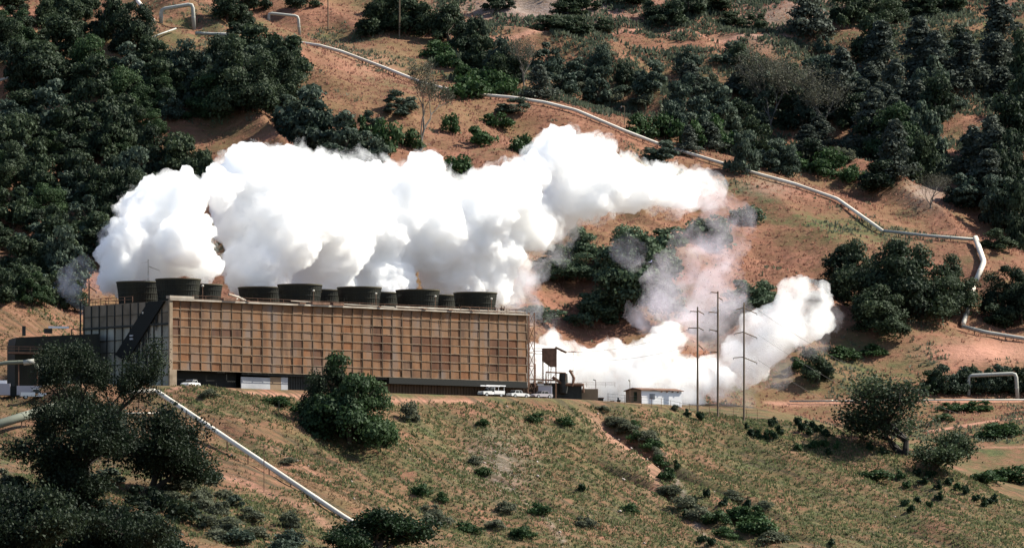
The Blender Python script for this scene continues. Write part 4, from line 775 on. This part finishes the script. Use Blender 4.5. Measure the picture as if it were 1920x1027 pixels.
# grown trees with visible limbs
def branchy(seed, h, spread, r0, lean=(0, 0), levels=4, leaves=6000, lsize=.2, clump=1.2, up=.35, fork=.35, kids=3, dens=1.):
    rr = random.Random(seed); rs = np.random.RandomState(seed); b = MB(); tips = []
    def go(p, d, l, r, lv):
        pts = [p]; dd = d.copy(); q = p.copy()
        for k in range(4):
            dd = (dd+Vector((rr.gauss(0, .16), rr.gauss(0, .16), rr.gauss(0, .10)+up*.12))).normalized(); q = q+dd*l/4; pts.append(q.copy())
        b.tube(pts, [r, r*.88, r*.75, r*.62, r*.5], 7 if lv > 2 else 4, cap=False)
        if lv <= 1: tips.extend(pts[2:])
        if lv == 2: tips.append(pts[-1])
        if lv > 0:
            for k in range(kids if lv < levels else kids+1):
                s = pts[-1] if k < 2 else pts[rr.choice((2, 3))]
                t = rr.uniform(0, 6.28); side = Vector((math.cos(t), math.sin(t), rr.uniform(-.2, .6)*up*2)); nd = (dd*(1-spread)+side*spread).normalized()
                go(s, nd, l*rr.uniform(.62, .85), r*.55, lv-1)
    go(Vector((0, 0, -.9)), Vector((lean[0], lean[1], 1)).normalized(), h*fork, r0, levels)
    T = np.array([tuple(t) for t in tips]); T_all = T; T = T[rs.rand(len(T)) < dens]; 
    C = T[rs.randint(len(T), size=leaves)]+rs.normal(size=(leaves, 3))*clump*np.array([1, 1, .55]); N = rs.normal(size=(leaves, 3)); N[:, 2] = np.abs(N[:, 2])+.4; N /= np.linalg.norm(N, axis=1, keepdims=True)
    return b, leaf_quads(C, N, lsize, rs), T
def grown(name, px, py, wpx, hpx, label, leafm, bark, seed, rz=0, **kw):
    P = hit(px, py); s = P.y/F; b, (V_3, F_3), T = branchy(seed, 10, **kw)
    t = tag(empty(name, P, rz), label, 'tree')
    zmax = T[:, 2].max(); w0 = np.percentile(np.abs(T[:, :2]), 96)*2; sc = (wpx*s/w0, wpx*s/w0, hpx*s/zmax)
    b.build('trunk', bark, t); 
    if len(F_3): npmesh('crown', V_3, F_3, leafm, t)
    t.scale = sc; return t
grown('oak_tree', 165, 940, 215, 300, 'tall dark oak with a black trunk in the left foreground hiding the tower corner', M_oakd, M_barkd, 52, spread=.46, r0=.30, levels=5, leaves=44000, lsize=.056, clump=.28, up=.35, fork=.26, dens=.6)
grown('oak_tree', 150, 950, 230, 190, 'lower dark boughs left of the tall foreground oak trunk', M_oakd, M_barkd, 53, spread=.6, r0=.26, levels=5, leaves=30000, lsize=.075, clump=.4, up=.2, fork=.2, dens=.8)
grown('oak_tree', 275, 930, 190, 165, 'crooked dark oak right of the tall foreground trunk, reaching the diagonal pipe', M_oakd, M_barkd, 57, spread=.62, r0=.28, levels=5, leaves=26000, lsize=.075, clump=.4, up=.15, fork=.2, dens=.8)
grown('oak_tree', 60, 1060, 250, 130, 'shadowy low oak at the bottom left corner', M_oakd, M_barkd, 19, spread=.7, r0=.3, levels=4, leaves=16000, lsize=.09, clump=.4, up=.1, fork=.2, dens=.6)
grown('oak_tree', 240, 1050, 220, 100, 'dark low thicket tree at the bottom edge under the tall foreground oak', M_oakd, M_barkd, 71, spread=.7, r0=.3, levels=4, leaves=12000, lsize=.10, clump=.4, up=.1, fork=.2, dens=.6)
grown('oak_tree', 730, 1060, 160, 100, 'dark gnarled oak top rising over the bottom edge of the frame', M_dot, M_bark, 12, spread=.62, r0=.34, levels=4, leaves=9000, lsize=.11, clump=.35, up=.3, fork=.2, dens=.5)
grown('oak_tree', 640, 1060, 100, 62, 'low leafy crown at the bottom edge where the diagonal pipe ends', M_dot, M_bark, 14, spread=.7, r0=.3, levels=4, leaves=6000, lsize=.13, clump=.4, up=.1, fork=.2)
grown('oak_tree', 1695, 858, 190, 150, 'airy oak with open limbs rising behind the crest at lower right', M_oak, M_barkd, 21, spread=.6, r0=.22, levels=5, leaves=6500, lsize=.075, clump=.36, up=.35, fork=.17, dens=.5)
grown('oak_tree', 1745, 880, 130, 70, 'low leafy tree spilling right of the airy oak', M_oak, M_bark, 23, spread=.7, r0=.3, levels=4, leaves=6000, lsize=.12, clump=.45, up=.1, fork=.2)
grown('young_tree', 1600, 828, 60, 60, 'thin young tree with few leaves left of the airy oak', M_blue, M_barkg, 25, spread=.4, r0=.15, levels=3, leaves=500, lsize=.3, clump=.5)
grown('bare_tree', 787, 284, 110, 165, 'tall bare forked tree standing on the pink hill above the steam', M_spar, M_barkg, 31, spread=.38, r0=.34, levels=5, leaves=4200, lsize=.11, clump=.5, up=.5, fork=.35, kids=2)
for k, a in enumerate([(1450,250,120,150),(1500,240,110,130),(1540,260,90,120),(1420,200,90,110),(985,165,80,100),(1745,392,70,66)]):
    t = grown('sparse_tree', *a, 'sparse grey brown tree letting the slope show through in the right woods', M_spar, M_barkg, 40+k, spread=.42, r0=.2, levels=4, leaves=2800, lsize=.08, clump=.5, up=.5, fork=.3)
    t['group'] = 'sparse grey trees'
    if k == 4: t['label'] = 'tall sparse grey green tree behind the ridge left of centre'; 
    if k == 5: t['label'] = 'small bare greyish tree on the pink saddle at right'

# ------------------------------------------------------------ grass and scrub as ground cover
def cover(name, n, region, m, hgt, label, seed, kind='tuft', test=None):
    rs = np.random.RandomState(seed); Ps = []
    X = rs.uniform(region[0], region[1], n*3); Y = rs.uniform(region[2], region[3], n*3)
    i = np.clip(np.searchsorted(xs, X)-1, 0, nx-2); j = np.clip(np.searchsorted(ys, Y)-1, 0, ny-2)
    fx = (X-xs[i])/(xs[i+1]-xs[i]); fy = (Y-ys[j])/(ys[j+1]-ys[j])
    Z = (H[j, i]*(1-fx)+H[j, i+1]*fx)*(1-fy)+(H[j+1, i]*(1-fx)+H[j+1, i+1]*fx)*fy
    g = cov[j, i, 0]; bare = cov[j, i, 1]+cov[j, i, 2]; pd = pad[j, i]
    keep = test(X, Y, g, bare, rs) & (pd < .3); X, Y, Z = X[keep][:n], Y[keep][:n], Z[keep][:n]; n = len(X)
    C = np.stack([X, Y, Z], 1); s = hgt*rs.uniform(.5, 1.4, (n, 1)); V = []; Fq = []
    for k in range(3):
        t = rs.uniform(0, 6.283, n); d = np.stack([np.cos(t), np.sin(t), 0*t], 1); l = np.stack([rs.normal(0, .3, n), rs.normal(0, .3, n), np.ones(n)], 1); q = rs.normal(size=(n, 3))*np.array([.5, .5, 0])*s
        w_ = s*.32; V.append(np.stack([C+q-d*w_, C+q+d*w_, C+q+l*s+d*w_*.3, C+q+l*s*.9-d*w_*.5], 1))
    V = np.stack(V, 1).reshape(-1, 3); Fq = np.arange(len(V)).reshape(-1, 4)
    o = npmesh(name, V, Fq, m); tag(o, label, None, kind='stuff'); return o
cn = lambda X, Y, sd_: fbm(X/9, Y/9, sd_, 3)
cover('dry_grass', 45000, (-130, 135, 955, 1205), M_grassd, .32, 'dry tan grass over the near slope', 61, test=lambda X, Y, g, b, rs: (rs.rand(len(X)) > g*.6) & (cn(X, Y, 91)+cn(X*2.7, Y*2.7, 92) > -.10) & (b < .5))
cover('green_grass', 80000, (-130, 135, 955, 1205), M_grassg, .38, 'green herbs and grass in patches over the near slope', 62, test=lambda X, Y, g, b, rs: (g*1.2+cn(X, Y, 63)*1.6 > .30+rs.rand(len(X))*.3) & (b < .5))
cover('hill_grass', 60000, (-160, 160, 1255, 1620), M_grassh, .42, 'pale dry grass over the hills behind the plant', 64, test=lambda X, Y, g, b, rs: (rs.rand(len(X)) > g) & (b < .5))
cover('hill_scrub', 26000, (-160, 160, 1255, 1620), M_sage, .55, 'low green scrub scattered over the hills behind the plant', 65, test=lambda X, Y, g, b, rs: (g*1.1+cn(X, Y, 66)*1.8 > .5+rs.rand(len(X))*.2) & (b < .6))

cover('upper_scrub', 26000, (-20, 160, 1440, 1620), foliage('grey_scrub_leaves', (.045,.062,.042), (.11,.13,.085), trans=.4), .85, 'soft grey green scrub filling the slope among the upper right trees', 68, test=lambda X, Y, g, b, rs: (cn(X, Y, 69)*2.2+.28 > rs.rand(len(X))*.5) & (b < .5) & (Y > 1455+np.maximum(0, 20-X)*.5-np.maximum(0, X-60)*.15))
rs = np.random.RandomState(5); n = 2600; X = rs.uniform(-125, 130, n); Y = rs.uniform(960, 1200, n)
i = np.clip(np.searchsorted(xs, X)-1, 0, nx-2); j = np.clip(np.searchsorted(ys, Y)-1, 0, ny-2); k = (cov[j, i, 1]+cov[j, i, 2] > .15) | (rs.rand(n) < .12); k &= pad[j, i] < .2; X, Y, i, j = X[k], Y[k], i[k], j[k]; n = len(X)
C = np.stack([X, Y, H[j, i]+.05], 1); r = rs.uniform(.10, .38, (n, 1, 1)); D = np.array([[1,0,0],[-1,0,0],[0,1,0],[0,-1,0],[0,0,.7],[0,0,-.7]]); V_ = (C[:, None]+D[None]*r*rs.uniform(.6, 1.3, (n, 6, 1))).reshape(-1, 3)
Ft = np.array([[0,2,4],[2,1,4],[1,3,4],[3,0,4],[2,0,5],[1,2,5],[3,1,5],[0,3,5]]); Fs = (np.arange(n)[:, None, None]*6+Ft[None]).reshape(-1, 3)
tag(npmesh('loose_stones', V_, Fs, mat('stone', (.22,.17,.15), (.42,.36,.33), .8)), 'loose stones scattered along the gullies of the near slope', kind='stuff')

# ------------------------------------------------------------ steam
def steam_mat(name, dens, lo, hi, scale, aniso=0, col=(1, 1, 1), grad=None):
    m = bpy.data.materials.new(name); m.use_nodes = True; nt = m.node_tree; nt.nodes.clear(); o = nt.nodes.new('ShaderNodeOutputMaterial'); pv = nt.nodes.new('ShaderNodeVolumePrincipled')
    inp(pv, 'Color', (*col, 1)); inp(pv, 'Anisotropy', aniso); inp(pv, 'Density', dens); nt.links.new(pv.outputs[0], o.inputs['Volume'])
    if hi:
        tc = nt.nodes.new('ShaderNodeTexCoord'); n = nt.nodes.new('ShaderNodeTexNoise'); inp(n, 'Scale', scale); inp(n, 'Detail', 8); inp(n, 'Roughness', .64); inp(n, 'Distortion', .6); nt.links.new(tc.outputs['Object'], n.inputs[0])
        mr = nt.nodes.new('ShaderNodeMapRange'); inp(mr, 1, lo); inp(mr, 2, hi); inp(mr, 3, 0); inp(mr, 4, dens); nt.links.new(n.outputs[0], mr.inputs[0]); nt.links.new(mr.outputs[0], pv.inputs['Density'])
    return m
def cloud(name, sp, Yf, m, label, vox=.7, amp=1.25, seed=1, jit=5):
    rr = random.Random(seed); bm = bmesh.new()
    for x, y, r in sp:
        Y = Yf(x)+rr.uniform(-jit, jit); s = Y/F; bmesh.ops.create_icosphere(bm, subdivisions=3, radius=r*s, matrix=Matrix.Translation(((x-960)*s, Y, (HZ-y)*s)))
    me = bpy.data.meshes.new(name); bm.to_mesh(me); bm.free(); o = bpy.data.objects.new(name, me); COL.objects.link(o)
    r = o.modifiers.new('r', 'REMESH'); r.mode = 'VOXEL'; r.voxel_size = vox
    dg = bpy.context.evaluated_depsgraph_get(); m2 = bpy.data.meshes.new_from_object(o.evaluated_get(dg)); o.modifiers.clear(); o.data = m2; m2.name = name
    nr = [v.normal.copy() for v in m2.vertices]
    for v, n in zip(m2.vertices, nr):
        d = 0
        for sc, a in ((7.5, .9), (3.6, .7), (1.8, .5), (.9, .36)): d += a*(.45-noise.voronoi(v.co/sc)[0][0])*2
        v.co += n*d*amp
    m2.materials.clear(); m2.materials.append(m); tag(o, label, 'steam', kind='stuff'); print('CLOUD', name, len(m2.vertices)); return o
MS1 = steam_mat('dense_steam', 1.35, .36, .56, .26); MS2 = steam_mat('thin_steam', .20, .42, .68, .13, col=(1, .97, 1)); MS3 = steam_mat('mid_steam', .50, .40, .66, .17)
MS4 = steam_mat('veil_steam', .05, .45, .70, .10, col=(1, .95, 1))
Ym = lambda x: 1158+(x-318)*.072
cloud('steam_plume', [(560,400,90),(660,400,90),(760,420,85),(850,420,55),(480,420,85),(880,440,80),(985,405,50),(1070,350,60),(1140,345,55),(1210,350,45),(690,340,40),(470,330,66),(540,335,62),(610,345,58),(670,355,55),(735,365,58),(790,325,40),(815,310,28),(440,400,55),(415,350,42),(520,430,90),(620,440,90),(720,450,90),(820,440,80),(900,400,75),(920,470,70),(960,370,62),(1000,330,42),(1045,285,50),(1110,300,46),(1100,360,55),(1180,350,50),(1240,360,40),(1285,355,32),(1000,430,50),(480,500,70),(600,520,70),(720,530,70),(850,520,70),(925,540,42),(1040,395,48),(945,350,34),(1150,310,30),(1040,262,34),(1095,275,26)], Ym, MS1, 'huge dense white steam plume rolling right above the fan stacks', seed=1, vox=.55)
cloud('steam_plume', [(330,385,60),(270,400,52),(235,450,46),(345,450,60),(290,500,60),(235,520,50),(375,500,42),(205,470,28),(350,350,30),(290,360,30),(385,430,30),(225,500,40)], lambda x: 1150, MS1, 'smaller dense white steam puff above the left end of the tower', seed=2, vox=.55)
cloud('steam_wisp', [(1300,350,40),(1330,360,46),(980,540,40),(1000,510,36),(985,580,36),(1050,470,36),(955,575,34),(1270,385,36)], lambda x: 1222, MS2, 'ragged thin steam where the big plume frays at its right end and lower right edge', vox=1, seed=3)
cloud('steam_wisp', [(1345,395,54),(1370,440,50),(1320,470,70),(1270,540,75),(1350,545,60),(1220,585,50),(1180,470,40),(1310,600,44),(1400,420,34)], lambda x: 1226, steam_mat('mauve_veil', .075, .45, .66, .15, col=(.96, .90, 1)), 'faint mauve veil of steam linking the plume tip with the low steam by the poles', vox=1.2, seed=13)
cloud('steam_wisp', [(1290,600,70),(1340,600,70),(1010,600,40),(1390,640,70)], lambda x: 1232, MS4, 'barely visible veil of steam over the hillside behind the three poles', vox=1.4, seed=8)
cloud('low_steam', [(1060,690,58),(1140,690,60),(1220,690,62),(1280,720,60),(1180,735,60),(1100,745,50),(1010,690,45),(1290,760,40),(1250,640,40),(1030,640,30),(1330,700,36)], lambda x: 1238, MS3, 'bank of white steam lying behind the sheds and portable office', vox=1, seed=4)
cloud('low_steam', [(1520,570,46),(1480,600,55),(1430,640,58),(1390,680,56),(1500,540,30),(1540,600,32),(1350,720,40),(1545,560,20),(1470,550,26)], lambda x: 1240, MS3, 'slanting white steam cloud right of the three tall poles', vox=1, seed=5)
cloud('low_steam', [(1560,600,30),(1450,690,50),(1380,740,50),(1320,740,50),(1520,640,40)], lambda x: 1236, MS4, 'thin steam fringe under the slanting cloud', vox=1, seed=6)
cloud('steam_wisp', [(150,500,22),(125,515,20),(110,535,18),(135,550,20),(165,560,26),(180,530,26),(160,590,22)], lambda x: 1152, MS2, 'small curling steam wisp in front of the dark woods at far left', vox=.8, seed=7)
cloud('steam_fringe', [(330,380,66),(265,400,60),(230,455,54),(345,450,66),(470,330,76),(540,335,72),(610,345,70),(670,350,68),(735,365,70),(805,330,52),(900,390,82),(960,365,70),(1000,330,52),(1045,290,62),(1110,300,60),(1100,360,66),(1180,345,62),(1240,350,54),(1290,352,46),(1000,430,62),(1040,400,60),(930,540,56),(950,500,50)], Ym, steam_mat('fringe_steam', .28, .44, .62, .22), 'ragged thin fringe of steam around the edges of the big plume', vox=.8, amp=1.8, seed=15)
